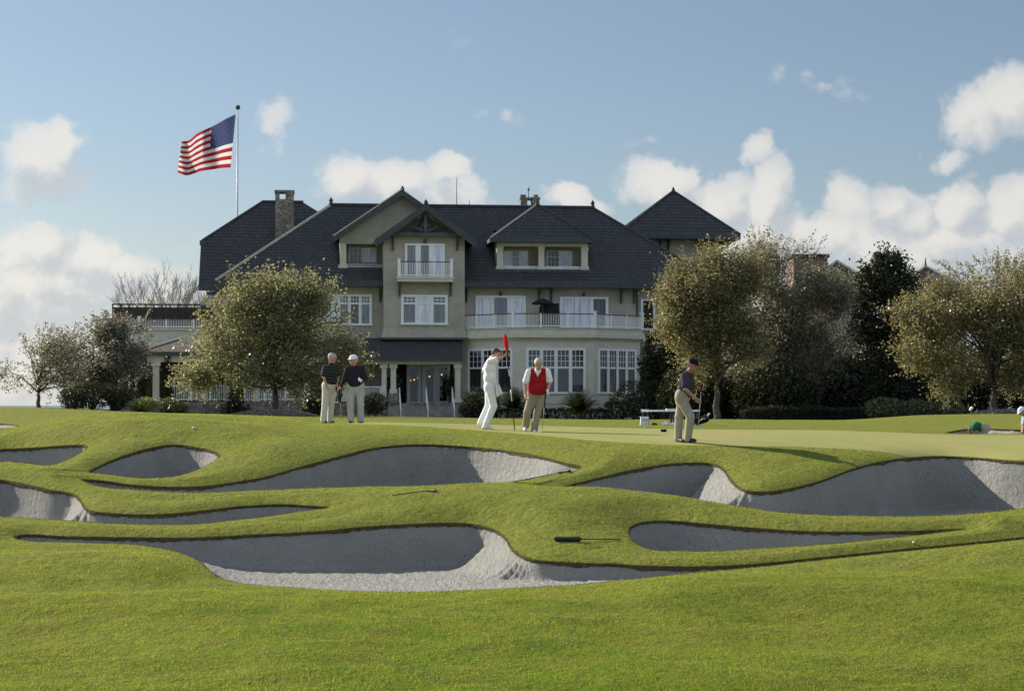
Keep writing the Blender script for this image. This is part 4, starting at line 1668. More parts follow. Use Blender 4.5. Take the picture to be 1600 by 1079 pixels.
def column(px, v, wb, wt, r=.2, name='porch_column', base=None):
    u = U(px, v)
    mb = MB()
    mb.box(u - r, u + r, v - r, v + r, wb, wt)
    mb.box(u - r - .08, u + r + .08, v - r - .08, v + r + .08, wt - .25, wt - .001)
    mb.box(u - r - .07, u + r + .07, v - r - .07, v + r + .07, wb, wb + .25)
    c = part(mb, name, M_stucco)
    if base is not None:
        b = MB()
        b.box(u - r - .15, u + r + .15, v - r - .15, v + r + .15, base, wb - .001)
        part(b, 'pedestal', M_stone, c)
    return c


for px in (244, 318, 400, 480, 540):
    column(px, -3.0, wfl_l + .001, we_l - .62)
column(600, -3.6, wfl_r + .001, we_r - .42, .15)
column(614.5, -3.6, wfl_r + .6, we_r - .42, .17, base=wfl_r + .001)
column(715, -3.6, wfl_r + .001, we_r - .42, .17)
for a, b in ((270, 357), (382, 478), (568, 595)):
    u0, u1 = U(a, -3.1), U(b, -3.1)
    L = u1 - u0
    n = max(1, round(L / 1.25))
    ww = wfl_l if a < 560 else wfl_r
    vv = -3.1 if a < 560 else -3.6
    r_ = railing('porch_railing', FR0(vv), L, ww + .06, ww + 1.02, [L * j / n for j in range(n + 1)], cap=False)
    r_.location = (u0, 0, 0)
# back of the porch with its shade painted in dark brown, and the french doors
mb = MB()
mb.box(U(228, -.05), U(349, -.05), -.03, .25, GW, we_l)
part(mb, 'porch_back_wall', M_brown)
for a, b in ((290, 330), (360, 400), (440, 480), (505, 540)):
    fwindow(a, b, 565, 618, -.06, 2, M_glass, name='porch_window', fm=M_trim, transom=580)
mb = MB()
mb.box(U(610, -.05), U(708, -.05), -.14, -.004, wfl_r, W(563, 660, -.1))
part(mb, 'dark_hall_panel', M_dark)  # near-black slab stands in for the unlit hall behind the doors
fwindow(686, 699, 574, 626, -.14, 1, M_clear, name='side_light', fm=M_door, fw=.16, proud=.12)
f = fwindow(640, 653.5, 573, 627, -.14, 1, M_clear, name='french_door', fm=M_door, fw=.19, proud=.14)
fwindow(664, 677.5, 573, 627, -.14, 1, M_clear, name='french_door', fm=M_door, fw=.19, proud=.14)
for px, py in ((641, 594), (647, 593), (653, 590), (664, 591), (671, 588), (690, 585)):
    q = MB()
    u_, w_ = HP(px, py, -.10)
    q.sphere((u_, -.128, w_), .055, 8, 6)
    part(q, 'lamp_globe', M_globe, f)
for px in (616, 704):
    mb = MB()
    u_ = U(px, -.5)
    mb.lathe((u_, -1.2, wfl_r), [(.16, 0), (.22, .35), (.24, .5), (.2, .5), (.05, .52)], 10)
    pl = mb.build('planter', mat('planter_clay', (.10, .07, .05), None, 3, .8), None)
    pl.matrix_world = Matrix.LocRotScale(HO, Matrix.Rotation(TH, 3, 'Z'), None)
    V_, k_ = [], 0
    n_ = 500
    cen = np.stack([rng.normal(u_, .20, n_), rng.normal(-1.2, .2, n_), wfl_r + .5 + abs(rng.normal(.5, .35, n_))], 1)
    d1 = rng.normal(0, .09, (n_, 3))
    d2 = rng.normal(0, .05, (n_, 3))
    V_ = np.stack([cen - d1, cen - d2, cen + d1, cen + d2], 1).reshape(-1, 3)
    PLANTS = globals().setdefault('PLANTS', [])
    PLANTS.append((pl, V_, px))
# steps with cheeks and three handrails
u0, u1 = U(606, -4.5), U(716, -4.5)
nst = 6
wgr = -1.12
for_ = (wfl_r - wgr) / nst
mb = MB()
for i in range(nst):
    top = wfl_r - for_ * (i + 1)
    mb.box(u0, u1, -3.8 - .32 * (i + 1), -3.8 - .32 * i - .002, GW, top)
st = part(mb, 'entrance_steps', mat('pale_step_stone', (.30, .275, .235), (.22, .20, .175), 3, .9, .2, .4, 20))
for px in (625, 667, 708):
    q = MB()
    uu = U(px, -4.6)
    a = (uu, -3.75, wfl_r + .95)
    b = (uu, -3.8 - .32 * nst, wgr + .95)
    q.tube([(a[0], a[1], wfl_r), a], .03, 6)
    q.tube([(b[0], b[1], wgr - .2), b], .035, 6)
    q.tube([a, b, (b[0], b[1] - .25, b[2] - .05)], .035, 6)
    q.tube([(a[0], a[1], a[2] - .4), (b[0], b[1], b[2] - .4)], .02, 6)
    part(q, 'handrail', M_white, st)

# ---- terrace wing at the far left
vw = 2.4
a0, a1 = U(205, vw), U(345, vw)
w0, w1 = W(541, 260, vw), W(515.5, 260, vw)
mb = MB()
mb.box(a0, a1, vw, vw + 7, w0, w1)
mb.box(a0 - .15, a1, vw - .12, vw + 7, w1, w1 + .14)
mb.box(U(155, vw + 2), a0 - .002, vw + .3, vw + 7, w0, w1)
part(mb, 'terrace_fascia', M_stucco)
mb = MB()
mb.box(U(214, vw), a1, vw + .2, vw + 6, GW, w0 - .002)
part(mb, 'terrace_wall', M_brown)  # dark brown box, the shade of the recess put into its colour
u0, u1 = U(154, vw), U(330, vw)
L = u1 - u0
r_ = railing('terrace_railing', FR0(vw + .1), L, w1 + .16, W(498, 240, vw), [0, L * .36, L * .60, L * .84], tall=(0, L * .36))
r_.location = (u0, 0, 0)
mb = MB()
vs = vw + 4
s0, s1 = U(176, vs), U(330, vs)
mb.box(s0, s1, vs, vs + .15, w1, W(480, 250, vs))
for k in range(13):
    s = s0 + (s1 - s0) * k / 12
    mb.box(s - .04, s + .04, vs - .05, vs + .12, w1, W(476, 250, vs))
mb.box(s0 - .05, s1, vs - .06, vs + .2, W(476.5, 250, vs), W(474.5, 250, vs))
part(mb, 'roof_screen', M_brown)
fwindow(192, 212, 568, 606, vw + .2, 2, M_glass, name='window')
mb = MB()
mb.box(U(186, vw + .2), U(214, vw + .2), vw + .21, vw + 5, GW, w0 - .002)
part(mb, 'terrace_wall', M_wall)

# ---- things standing on the terrace
def hbuild(mb, name, mats, smooth=False):
    o = mb.build(name, mats, None, smooth)
    o.matrix_world = Matrix.LocRotScale(HO, Matrix.Rotation(TH, 3, 'Z'), None)
    return o


M_canvas = mat('dark_canvas', (.030, .034, .036), (.018, .02, .022), 5, .9, .1)
um = empty('patio_umbrella', (0, 0, 0))
um.matrix_world = Matrix.LocRotScale(HO, Matrix.Rotation(TH, 3, 'Z'), None)
uu, vv = U(848, -2.6), -2.6
wz = W(470, 848, vv)
mb = MB()
mb.lathe((uu, vv, 0), [(.02, wz + .16), (.30, wz + .08), (.66, wz - .10), (.72, wz - .22), (.66, wz - .20), (.3, wz - .04), (.02, wz + .02)], 8)
mb.build('canopy', M_canvas, um, True)
mb = MB()
mb.tube([(uu, vv, wdeck), (uu, vv, wz + .24)], .03, 6)
mb.lathe((uu, vv, wdeck), [(.28, 0), (.28, .06), (.06, .1)], 10)
mb.build('pole', M_trim, um)
tag(um, 'small dark patio umbrella open on the terrace above the bow windows', 'umbrella')
mb = MB()
c0_, c1_ = U(842, -1.2), U(872, -1.2)
wt2 = W(476, 855, -1.2)
mb.mesh([(c0_ - .05, -1.9, wdeck), (c1_ + .05, -1.9, wdeck), (c1_ + .05, -1.0, wdeck), (c0_ - .05, -1.0, wdeck), (c0_ + .05, -1.85, wt2 - .1), (c1_ - .04, -1.85, wt2), (c1_ - .04, -1.05, wt2), (c0_ + .05, -1.05, wt2 - .12)],
        [(0, 1, 5, 4), (1, 2, 6, 5), (2, 3, 7, 6), (3, 0, 4, 7), (4, 5, 6, 7)])
mb.tube([(c0_ + .05, -1.86, wt2 - .08), (c1_ - .04, -1.86, wt2 + .02)], .06, 6)
tag(hbuild(mb, 'covered_furniture', M_canvas), 'dark covered furniture stacked on the terrace beside the umbrella', 'covered furniture')

# ---- buildings that rise behind the trees on the right
def far_house(name, label, Y, px0, px1, pyt, pye, pkx, spire=None, flat=False, matl=None, pyb=660):
    r = empty(name, (((px0 + px1) / 2 - HX) / F * Y, Y, 0))
    S = Y / F
    hw = (px1 - px0) / 2 * S
    x0 = r.location.x
    z = lambda py: (HY - py) * S
    mb = MB()
    ov = 0 if flat else .8
    mb.box(-hw + ov, hw - ov, 0, 2 * hw - 2 * ov if not flat else 5, -1.4, z(pye))
    mb.build('wall', matl or M_wall, r)
    if flat:
        mb = MB()
        mb.box(-hw - .15, hw + .15, -.15, 5.15, z(pye) + .001, z(pyt))
        mb.build('roof', M_brown, r)
    else:
        mb = MB()
        p = ((pkx - HX) * S - x0, hw - ov, z(pyt))
        c = [(-hw, -ov, z(pye)), (hw, -ov, z(pye)), (hw, 2 * hw - ov, z(pye)), (-hw, 2 * hw - ov, z(pye))]
        for i in range(4):
            a, b = c[i], c[(i + 1) % 4]
            roofpoly(mb, [a, b, p], (b[0] - a[0], b[1] - a[1], 0))
        rf = mb.build('roof', M_tile, r)
        mb = MB()
        for q in c:
            mb.tube([q, p], .1, 5)
        mb.build('hip_cap', M_hip_lit, rf)
        if spire:
            mb = MB()
            mb.tube([(p[0], p[1], p[2] - .1), (p[0], p[1], z(spire + 8)), (p[0], p[1], z(spire))], [.14, .07, .02], 6)
            mb.build('spire', M_trim, rf)
    tag(r, label, 'building')


far_house('flat_roofed_block', 'brown flat roofed block rising just above the right trees beside the tower', 150, 1240, 1293, 397, 402, 0, flat=True, matl=mat('brown_stucco', (.17, .12, .09), None, 2, .9))
far_house('pavilion', 'hip roofed pavilion whose brown peak shows behind the tall dark magnolia', 152, 1270, 1356, 405, 440, 1312)
far_house('pavilion', 'hip roofed pavilion with a thin spire above the mossy oak on the right', 152, 1392, 1526, 412, 456, 1457, spire=398)
# ------------------------------------------------------------------ trees, shrubs, hedges
M_bark = mat('grey_bark', (.115, .100, .085), (.06, .052, .045), 5, .95, .1, .6, 18)
M_barkl = mat('pale_bark', (.30, .275, .24), (.22, .20, .175), 5, .95, .1, .6, 18)
L_oak = leafmat('oak_leaf', (.072, .078, .042), (.190, .185, .118), (.40, .38, .17), gloss=.025, tfac=.48, glint=.12)
L_oakg = leafmat('oak_leaf_gold', (.066, .066, .034), (.185, .168, .100), (.38, .33, .14), gloss=.025, tfac=.48, glint=.12)
L_grey = leafmat('grey_leaf', (.066, .070, .050), (.175, .170, .130), (.35, .33, .20), gloss=.025, tfac=.45, glint=.12)
L_silver = leafmat('silver_leaf', (.070, .074, .058), (.21, .205, .17), (.36, .33, .23), gloss=.025, tfac=.45, glint=.12)
L_pale = leafmat('pale_grey_leaf', (.10, .105, .08), (.20, .195, .15), (.40, .38, .26), gloss=.03, tfac=.5, glint=.05)  # grey leaf lightened so the far left trees look backlit
L_dark = leafmat('magnolia_leaf', (.016, .024, .012), (.032, .040, .018), (.05, .06, .012), gloss=.03, tfac=.25, rough=.5, glint=.03)
L_shrub = leafmat('shrub_leaf', (.018, .024, .014), (.034, .040, .020), (.05, .06, .016), gloss=.02, tfac=.25, rough=.6)
L_hedge = leafmat('hedge_leaf', (.040, .050, .018), (.075, .082, .028), (.16, .17, .03), gloss=.08, tfac=.35)
L_box = leafmat('lime_leaf', (.11, .13, .025), (.16, .165, .045), (.34, .36, .06), gloss=.08, tfac=.45)
L_frond = leafmat('frond_leaf', (.018, .030, .012), (.04, .052, .02), (.10, .12, .02), gloss=.12, tfac=.3)
L_moss = leafmat('moss_strand', (.22, .20, .16), (.32, .29, .24), (.30, .27, .2), gloss=.02, tfac=.35)


def leaf_quads(cen, size, flat=0.0, droop=0.0, aspect=.58):
    """one pointed leaf (4 corners) per centre, random attitude"""
    n = len(cen)
    d = rng.normal(0, 1, (n, 3))
    d[:, 2] = d[:, 2] * (1 - flat) - droop
    d /= np.linalg.norm(d, axis=1, keepdims=True)
    r = rng.normal(0, 1, (n, 3))
    s = np.cross(d, r)
    s /= np.linalg.norm(s, axis=1, keepdims=True) + 1e-9
    L = (size * rng.uniform(.65, 1.3, n))[:, None]
    V = np.stack([cen - d * L * .5, cen + s * L * aspect * .5, cen + d * L * .5, cen - s * L * aspect * .5], 1)
    return V.reshape(-1, 3)


def quads_obj(name, V, m, parent):
    n = len(V) // 4
    return put(name, np_mesh(name, V, np.arange(4 * n).reshape(n, 4), False), parent, m)


def nrm3(v):
    return v / (np.linalg.norm(v) + 1e-9)


def in_ball(n, shell=.45):
    p = rng.normal(0, 1, (n, 3))
    p /= np.linalg.norm(p, axis=1, keepdims=True)
    return p * (rng.random(n)[:, None] ** shell)


def limb(mb, p, q, r0, r1, sag=.12, n=5, seg=6):
    p, q = Vector(p), Vector(q)
    d = q - p
    side = Vector((random.uniform(-1, 1), random.uniform(-1, 1), random.uniform(-.3, .9))) * d.length * sag
    pts, rs = [], []
    for i in range(n + 1):
        t = i / n
        j = Vector((random.uniform(-1, 1), random.uniform(-1, 1), random.uniform(-1, 1))) * d.length * .025 * (0 < i < n)
        pts.append(p + d * t + side * math.sin(math.pi * t) + j)
        rs.append(r0 + (r1 - r0) * t)
    mb.tube(pts, rs, seg)
    return pts


def tree(name, label, px, py, Y, blobs, leaf, bark=None, tr=.17, fork=.30, nclump=130, nleaf=22000, size=.15, spread=.42, lean=0, nlimb=22, moss=0,
         group=None, cat='tree', twigs=60, depth=.9, zbase=None, multi=1, limbr=.5, gaps=.26):
    """blobs: (px, py, rx, ry, dy) ellipses of the crown in the picture at depth Y"""
    S = Y / F
    bx = (px - HX) * S
    zb = ground(bx, Y) if zbase is None else zbase
    root = empty(name, (bx, Y, zb))
    tag(root, label, cat, group)
    B = []
    for b in blobs:
        dy = b[4] if len(b) > 4 else 0.0
        B.append((np.array([(b[0] - px) * S, dy, -(b[1] - HY) * S - zb]), np.array([b[2] * S, b[2] * S * depth, b[3] * S])))
    vol = np.array([r[0] * r[1] * r[2] for c, r in B]) ** .8
    k = rng.choice(len(B), nclump, p=vol / vol.sum())
    ball = in_ball(nclump, .5)
    C = np.stack([B[i][0] + B[i][1] * ball[j] * .95 for j, i in enumerate(k)])
    gap = vnoise(C[:, 0] / 1.05 + px, C[:, 2] / .85 + C[:, 1] * .45) + .5 * vnoise(C[:, 0] / .5, C[:, 2] / .45 + 7)
    C = C[gap > np.quantile(gap, gaps)]
    nclump = len(C)
    top = max(c[2] + r[2] for c, r in B)
    low = min(c[2] - r[2] for c, r in B)
    fz = max(low * .75, top * fork * .6)
    mb = MB()
    for mi in range(multi):
        ox = (mi - (multi - 1) / 2) * tr * 2.2
        fp = Vector((lean + ox * 2.5, 0, fz + random.uniform(-.2, .3) * (multi > 1)))
        n = 6
        pts = [Vector((ox, 0, -.15)).lerp(fp, t / n) + Vector((math.sin(t * 1.7 + mi) * tr * .25, math.cos(t * 2.1) * tr * .2, 0)) * (t > 0) for t in range(n + 1)]
        rs = [tr * 1.45] + [tr * (1.05 - .35 * t / n) for t in range(1, n + 1)]
        mb.tube(pts, rs, 9)
        order = sorted(range(nclump), key=lambda i: random.random())
        main = []
        for i in order[:nlimb // multi]:
            c = Vector(C[i])
            start = fp.lerp(Vector((fp.x, fp.y, min(c.z, fz + (top - fz) * .35))), random.uniform(0, .8))
            p_ = limb(mb, start if start.z >= fz else fp, c, tr * limbr, tr * .10, .14)
            main.append(p_)
        for i in order[nlimb // multi: nlimb // multi + twigs // multi]:
            c = Vector(C[i])
            near = min((q for m_ in main for q in m_[1:]), key=lambda q: (q - c).length)
            limb(mb, near, c, tr * .16, tr * .04, .1, 3, 4)
    o = MB.build(mb, 'trunk', bark or M_bark, root, True)
    per = rng.gamma(3.0, 1.0, nclump)
    per = (per / per.sum() * nleaf).astype(int)
    idx = np.repeat(np.arange(nclump), per)
    sc = spread * rng.uniform(.7, 1.35, nclump)
    off = rng.normal(0, .62, (len(idx), 3)) * sc[idx][:, None] * np.array([1.15, 1.15, 1.0])
    off += rng.normal(0, 1, (len(idx), 3)) * (rng.random(len(idx)) < .10)[:, None] * .35
    cen = C[idx] + off
    # long shoots that break the outline
    cc = C.mean(0)
    sh = []
    for i in rng.choice(nclump, min(nclump, 150), replace=False):
        dr = nrm3(C[i] - cc + np.array([0, 0, .35 * top]) * .5 + rng.normal(0, .5, 3))
        Ls = rng.uniform(.4, 1.2) * spread / .45
        t = rng.random(26)[:, None]
        sh.append(C[i] + dr * (.35 + t * Ls) + rng.normal(0, .07, (26, 3)))
    cen = np.concatenate([cen] + sh)
    crown = quads_obj('crown', leaf_quads(cen, size), leaf, root)
    if moss:
        Vm = []
        lows = sorted(range(nclump), key=lambda i: C[i][2] + rng.normal(0, .6))[:moss]
        for i in lows:
            for s in range(7):
                p = C[i] + rng.normal(0, .12, 3)
                Lm = rng.uniform(.35, 1.1)
                w = rng.uniform(.02, .05)
                a = rng.uniform(0, math.pi)
                sv = np.array([math.cos(a) * w, math.sin(a) * w, 0])
                Vm += [p - sv, p + sv, p + sv * .25 + [0, 0, -Lm], p - sv * .25 + [0, 0, -Lm]]
        quads_obj('hanging_moss', np.array(Vm), L_moss, root)
    return root


def shrub(name, label, Y, blobs, leaf, nleaf=3500, size=.11, cat='shrub', group=None, shell=.28, core=True, zb=None, depth=.9):
    """dense bush: leaves near the surface of merged ellipsoids over a dark twig core"""
    S = Y / F
    bx = sum(b[0] for b in blobs) / len(blobs)
    x0 = (bx - HX) * S
    z0 = ground(x0, Y) if zb is None else zb
    root = empty(name, (x0, Y, z0))
    tag(root, label, cat, group)
    vol = np.array([b[2] * b[3] for b in blobs], float)
    V = []
    mb = MB()
    for b, w in zip(blobs, vol / vol.sum()):
        n = int(nleaf * w)
        c = np.array([(b[0] - bx) * S, b[4] if len(b) > 4 else 0, -(b[1] - HY) * S - z0])
        r = np.array([b[2] * S, b[2] * S * depth, b[3] * S])
        p = in_ball(n, shell)
        lump = 1 + .10 * np.sin(p[:, 0] * 7 + b[0]) * np.cos(p[:, 2] * 6) + .07 * np.sin(p[:, 1] * 9 + p[:, 0] * 5)
        cen = c + p * r * lump[:, None]
        cen = cen[cen[:, 2] > -.1]
        V.append(leaf_quads(cen, size, aspect=.62))
        for _ in range(9):
            q = Vector(c + in_ball(1, .6)[0] * r * .85)
            mb.tube([(c[0] * .9, c[1], -.05), (Vector((c[0], c[1], max(c[2] * .6, .1))) + q) / 2, q], [.05, .03, .012], 5)
    mb.build('stem', M_bark, root)
    quads_obj('foliage', np.concatenate(V), leaf, root)
    return root


def hedge(name, label, Y, px0, px1, pyt, leaf, thick=1.4, nleaf=5000, size=.10, group=None, wav=.12, zb=None):
    S = Y / F
    x0, x1 = (px0 - HX) * S, (px1 - HX) * S
    xm = (x0 + x1) / 2
    z0 = ground(xm, Y) if zb is None else zb
    h = -(pyt - HY) * S - z0
    root = empty(name, (xm, Y, z0))
    tag(root, label, 'hedge', group)
    L = x1 - x0
    q = rng.random((nleaf, 3))
    f = rng.integers(0, 4, nleaf)
    p = np.stack([(q[:, 0] - .5) * L, (q[:, 1] - .5) * thick, q[:, 2] * h], 1)
    p[f == 0, 1] = -thick / 2
    p[f == 1, 2] = h
    p[f == 2, 1] = -thick / 2 + rng.random((f == 2).sum()) * .4
    e = 1 - np.clip((np.abs(p[:, 0]) - L / 2 + .4) / .4, 0, 1) * .25
    p[:, 2] *= e * (1 + wav * np.sin(p[:, 0] * 1.9 + 1) * np.sin(p[:, 0] * .7))
    p += rng.normal(0, .06, p.shape)
    quads_obj('foliage', leaf_quads(p, size, aspect=.62), leaf, root)
    mb = MB()
    for i in range(int(L / .7) + 1):
        x = -L / 2 + .3 + i * .7
        for s in (-1, 1):
            mb.tube([(x, 0, -.05), (x + s * .12, s * .2, h * .5), (x + s * .2, s * thick * .35, h * .85)], [.04, .03, .012], 5)
    mb.build('stem', M_bark, root)
    return root


def cycad(name, label, px, py, Y, hpx, wpx, nf=170, group=None, leaf=None):
    S = Y / F
    x0 = (px - HX) * S
    z0 = ground(x0, Y)
    root = empty(name, (x0, Y, z0))
    tag(root, label, 'shrub', group)
    top = -(py - HY) * S - z0
    Lw = wpx * S / 2
    V = []
    tr_h = top * .28
    mb = MB()
    mb.lathe((0, 0, -.1), [(.22, 0), (.25, tr_h * .6), (.18, tr_h + .1)], 9)
    mb.build('trunk', M_bark, root)
    for i in range(nf):
        a = rng.uniform(0, 2 * math.pi)
        e = R(rng.uniform(2, 86))
        L = Lw * rng.uniform(.85, 1.1) * (1.0 if e < R(50) else .95)
        n = 22
        for j in range(n):
            t = (j + 1) / n
            ee = e - t * t * R(38)
            hr = L * t * math.cos(e - t * R(14))
            z = tr_h + (top - tr_h) * 1.08 * math.sin(e) * t - .35 * t * t * math.cos(e)
            p = np.array([math.cos(a) * hr, math.sin(a) * hr, z])
            w = .26 * (1 - .75 * abs(t - .45))
            for s in (-1, 1):
                sv = np.array([-math.sin(a), math.cos(a), 0]) * s * w + np.array([math.cos(a), math.sin(a), .3]) * .08
                u = np.array([math.cos(a), math.sin(a), .2]) * .035
                V += [p - u, p + sv * .5 + u, p + sv, p + sv * .5 - u]
    quads_obj('frond', np.array(V), leaf or L_frond, root)
    return root


# left: the round oak in front of the porch
S85 = 85.0
tree('oak_tree', 'round grey green oak on a mulch bed in front of the porch railing', 430, 646, S85,
     [(430, 535, 112, 100), (350, 560, 66, 62), (505, 560, 60, 60), (440, 465, 66, 42), (375, 490, 54, 50, -.4), (318, 580, 42, 40), (540, 530, 32, 48), (490, 470, 40, 42), (545, 495, 28, 28), (430, 575, 100, 34), (340, 582, 50, 26), (500, 578, 50, 24), (548, 560, 26, 30), (312, 585, 34, 24), (300, 570, 22, 24)],
     L_oak, tr=.17, limbr=.36, fork=.28, nclump=430, nleaf=48000, size=.135, spread=.44, nlimb=26, twigs=90)
tree('open_tree', 'small open tree with bare forked branches against the white sky at the far left', 60, 640, 112,
     [(45, 560, 44, 30), (88, 555, 38, 34), (60, 590, 56, 26), (18, 590, 24, 18), (104, 590, 26, 28), (70, 545, 32, 18), (8, 580, 14, 12)], L_pale, tr=.13, fork=.30, nclump=140, nleaf=3400, size=.15, spread=.40, nlimb=26, twigs=80, limbr=.45)
tree('olive_tree', 'grey leaved tree between the open tree and the silver tree at left', 118, 640, 116,
     [(115, 560, 36, 42), (105, 595, 32, 30), (130, 535, 24, 20), (140, 590, 30, 34), (95, 560, 22, 30)], L_pale, tr=.13, nclump=140, nleaf=7500, size=.15, spread=.42, nlimb=18, twigs=40, multi=3)
tree('olive_tree', 'larger silver leaved tree against the left terrace below its white railing', 178, 640, 114,
     [(175, 545, 46, 46), (190, 518, 34, 22), (150, 575, 34, 38), (210, 560, 26, 40), (180, 590, 44, 30), (160, 525, 26, 20)], L_silver, tr=.17, nclump=200, nleaf=17000, size=.15, spread=.40, nlimb=20, twigs=40)


def bare_tree(name, label, px, py, Y, pyt, wpx):
    S = Y / F
    x0 = (px - HX) * S
    root = empty(name, (x0, Y, ground(x0, Y)))
    tag(root, label, 'tree')
    top = -(pyt - HY) * S - root.location.z
    mb, tw = MB(), MB()

    def grow(p, d, L, r, lv):
        q = p + d * L
        (mb if lv < 3 else tw).tube([p, p.lerp(q, .5) + Vector((random.uniform(-1, 1), random.uniform(-1, 1), 0)) * L * .06, q], [r, r * .8, r * .6], 5 if lv < 3 else 4)
        if lv >= 6:
            return
        for _ in range(3 if lv < 5 else 3):
            v = (d + Vector((random.uniform(-1, 1), random.uniform(-1, 1), random.uniform(-.2, .9))) * .44).normalized()
            grow(q if random.random() < .6 else p.lerp(q, .6), v, L * random.uniform(.60, .80), max(r * .52, .011), lv + 1)
    for a in (-.42, -.2, -.02, .16, .36):
        grow(Vector((a * .6, 0, 0)), Vector((a * .62 * wpx / 90, random.uniform(-.2, .2), 1)).normalized(), top * .275, .10, 0)
    mb.build('trunk', M_barkl, root, True)
    tw.build('twigs', M_barkl, root)
    return root


bare_tree('bare_tree', 'leafless winter tree rising behind the terrace screen at left', 268, 640, 150, 388, 62)

# right: the row of oaks, the magnolia and the mossy oak
tree('oak_tree', 'olive brown oak overlapping the right end of the clubhouse roof', 1120, 652, 104,
     [(1112, 450, 58, 54), (1075, 478, 46, 42), (1150, 460, 50, 60), (1110, 520, 76, 56), (1048, 515, 34, 30), (1108, 405, 56, 30), (1062, 440, 34, 30), (1160, 540, 50, 50), (1050, 472, 22, 18), (1120, 575, 60, 46), (1170, 420, 40, 34)], L_oakg,
     tr=.20, limbr=.36, nclump=330, nleaf=50000, size=.14, spread=.50, nlimb=26, twigs=80)
tree('oak_tree', 'wide grey crowned oak between the brown oak and the dark magnolia', 1225, 652, 108,
     [(1240, 482, 92, 62), (1190, 436, 60, 42), (1275, 456, 54, 36), (1305, 500, 46, 66), (1200, 530, 80, 66), (1270, 560, 66, 58), (1190, 590, 60, 44), (1215, 414, 40, 20), (1185, 402, 34, 20), (1250, 610, 70, 36), (1315, 470, 30, 30)], L_grey,
     tr=.22, limbr=.36, nclump=420, nleaf=64000, size=.14, spread=.52, nlimb=30, twigs=100)
tree('magnolia_tree', 'tall dark evergreen magnolia standing between the two lighter oaks', 1378, 650, 109,
     [(1386, 445, 46, 46), (1384, 490, 56, 60), (1375, 560, 62, 64), (1385, 610, 64, 44), (1345, 590, 44, 54), (1420, 590, 44, 54), (1385, 414, 24, 18), (1360, 450, 26, 26), (1400, 450, 26, 30)], L_dark,
     tr=.2, nclump=520, nleaf=60000, size=.18, spread=.36, nlimb=20, twigs=40)
tree('oak_tree', 'golden brown oak hung with grey moss on a mulch mound at the right edge', 1553, 645, 92,
     [(1520, 496, 96, 50), (1580, 480, 76, 62), (1462, 500, 56, 50), (1440, 548, 46, 40), (1510, 560, 70, 46), (1600, 550, 56, 54), (1470, 470, 44, 24), (1560, 446, 66, 22), (1424, 490, 34, 30), (1412, 540, 24, 22), (1640, 510, 60, 60), (1500, 600, 44, 24), (1600, 590, 50, 24)], L_oakg,
     tr=.20, limbr=.36, nclump=380, nleaf=54000, size=.135, spread=.44, nlimb=30, twigs=110, moss=9)
# bare tops behind
tree('thin_tree', 'nearly bare twiggy tree top behind the grey oak beside the tower', 1210, 655, 122,
     [(1195, 400, 48, 26), (1250, 400, 36, 22), (1160, 420, 40, 24)], L_grey, tr=.10, fork=.6, nclump=150, nleaf=1800, size=.12, spread=.4, nlimb=50, twigs=90, limbr=.35)
tree('thin_tree', 'nearly bare twiggy tree top behind the mossy oak', 1540, 655, 120,
     [(1500, 430, 36, 22), (1560, 425, 46, 24), (1600, 430, 36, 22)], L_grey, tr=.10, fork=.6, nclump=150, nleaf=1800, size=.12, spread=.4, nlimb=50, twigs=90, limbr=.35)
for (px, rx, pyc, ry, Y, lab) in ((1045, 45, 570, 68, 113, 'tall dark evergreen shrub against the bow front right corner'), (1110, 50, 600, 62, 115, 'dark evergreen shrub behind the brown oak trunk'),
                                  (1185, 52, 600, 62, 116, 'dark evergreen shrub below the wide grey oak crown'), (1265, 56, 590, 66, 117, 'dark evergreen shrub left of the magnolia skirt'),
                                  (1330, 50, 608, 46, 107.5, 'dark evergreen shrub filling the foot of the magnolia on its left'), (1090, 60, 612, 46, 109, 'dark rounded evergreen below the brown oak crown'), (1215, 66, 612, 44, 106, 'dark evergreen in front of the grey oak trunk'), (1425, 50, 612, 42, 108, 'dark evergreen between the magnolia and the hanging moss'),
                                  (1455, 56, 585, 70, 116, 'dark evergreen shrub right of the magnolia under the moss'), (1535, 56, 590, 64, 117, 'dark evergreen shrub behind the mossy oak trunk'), (1620, 56, 580, 74, 117, 'dark evergreen shrub at the right edge of the view')):
    shrub('evergreen_shrub', lab, Y, [(px, pyc, rx, ry), (px - rx * .5, pyc + 22, rx * .6, ry * .7), (px + rx * .5, pyc + 20, rx * .6, ry * .7)], L_shrub, 9000, .20, shell=.34, group='evergreens behind the right trees')
hedge('hedge', 'low clipped dark hedge below the bow windows and golf bench', 112, 945, 1150, 625, L_shrub, 1.6, 9000, .12)
shrub('shrub', 'broad rounded dark shrub right of the bow windows', 111, [(1000, 622, 46, 32), (1060, 618, 50, 36), (1120, 622, 44, 32)], L_shrub, 9000, .13)
hedge('hedge', 'clipped purple brown hedge left of the round bush under the magnolia', 104, 1158, 1345, 638, L_shrub, 1.5, 8000, .12)
shrub('shrub', 'rounded green bush at the foot of the magnolia', 103, [(1385, 638, 36, 18), (1435, 640, 40, 16), (1480, 641, 34, 14)], L_hedge, 5500, .12)
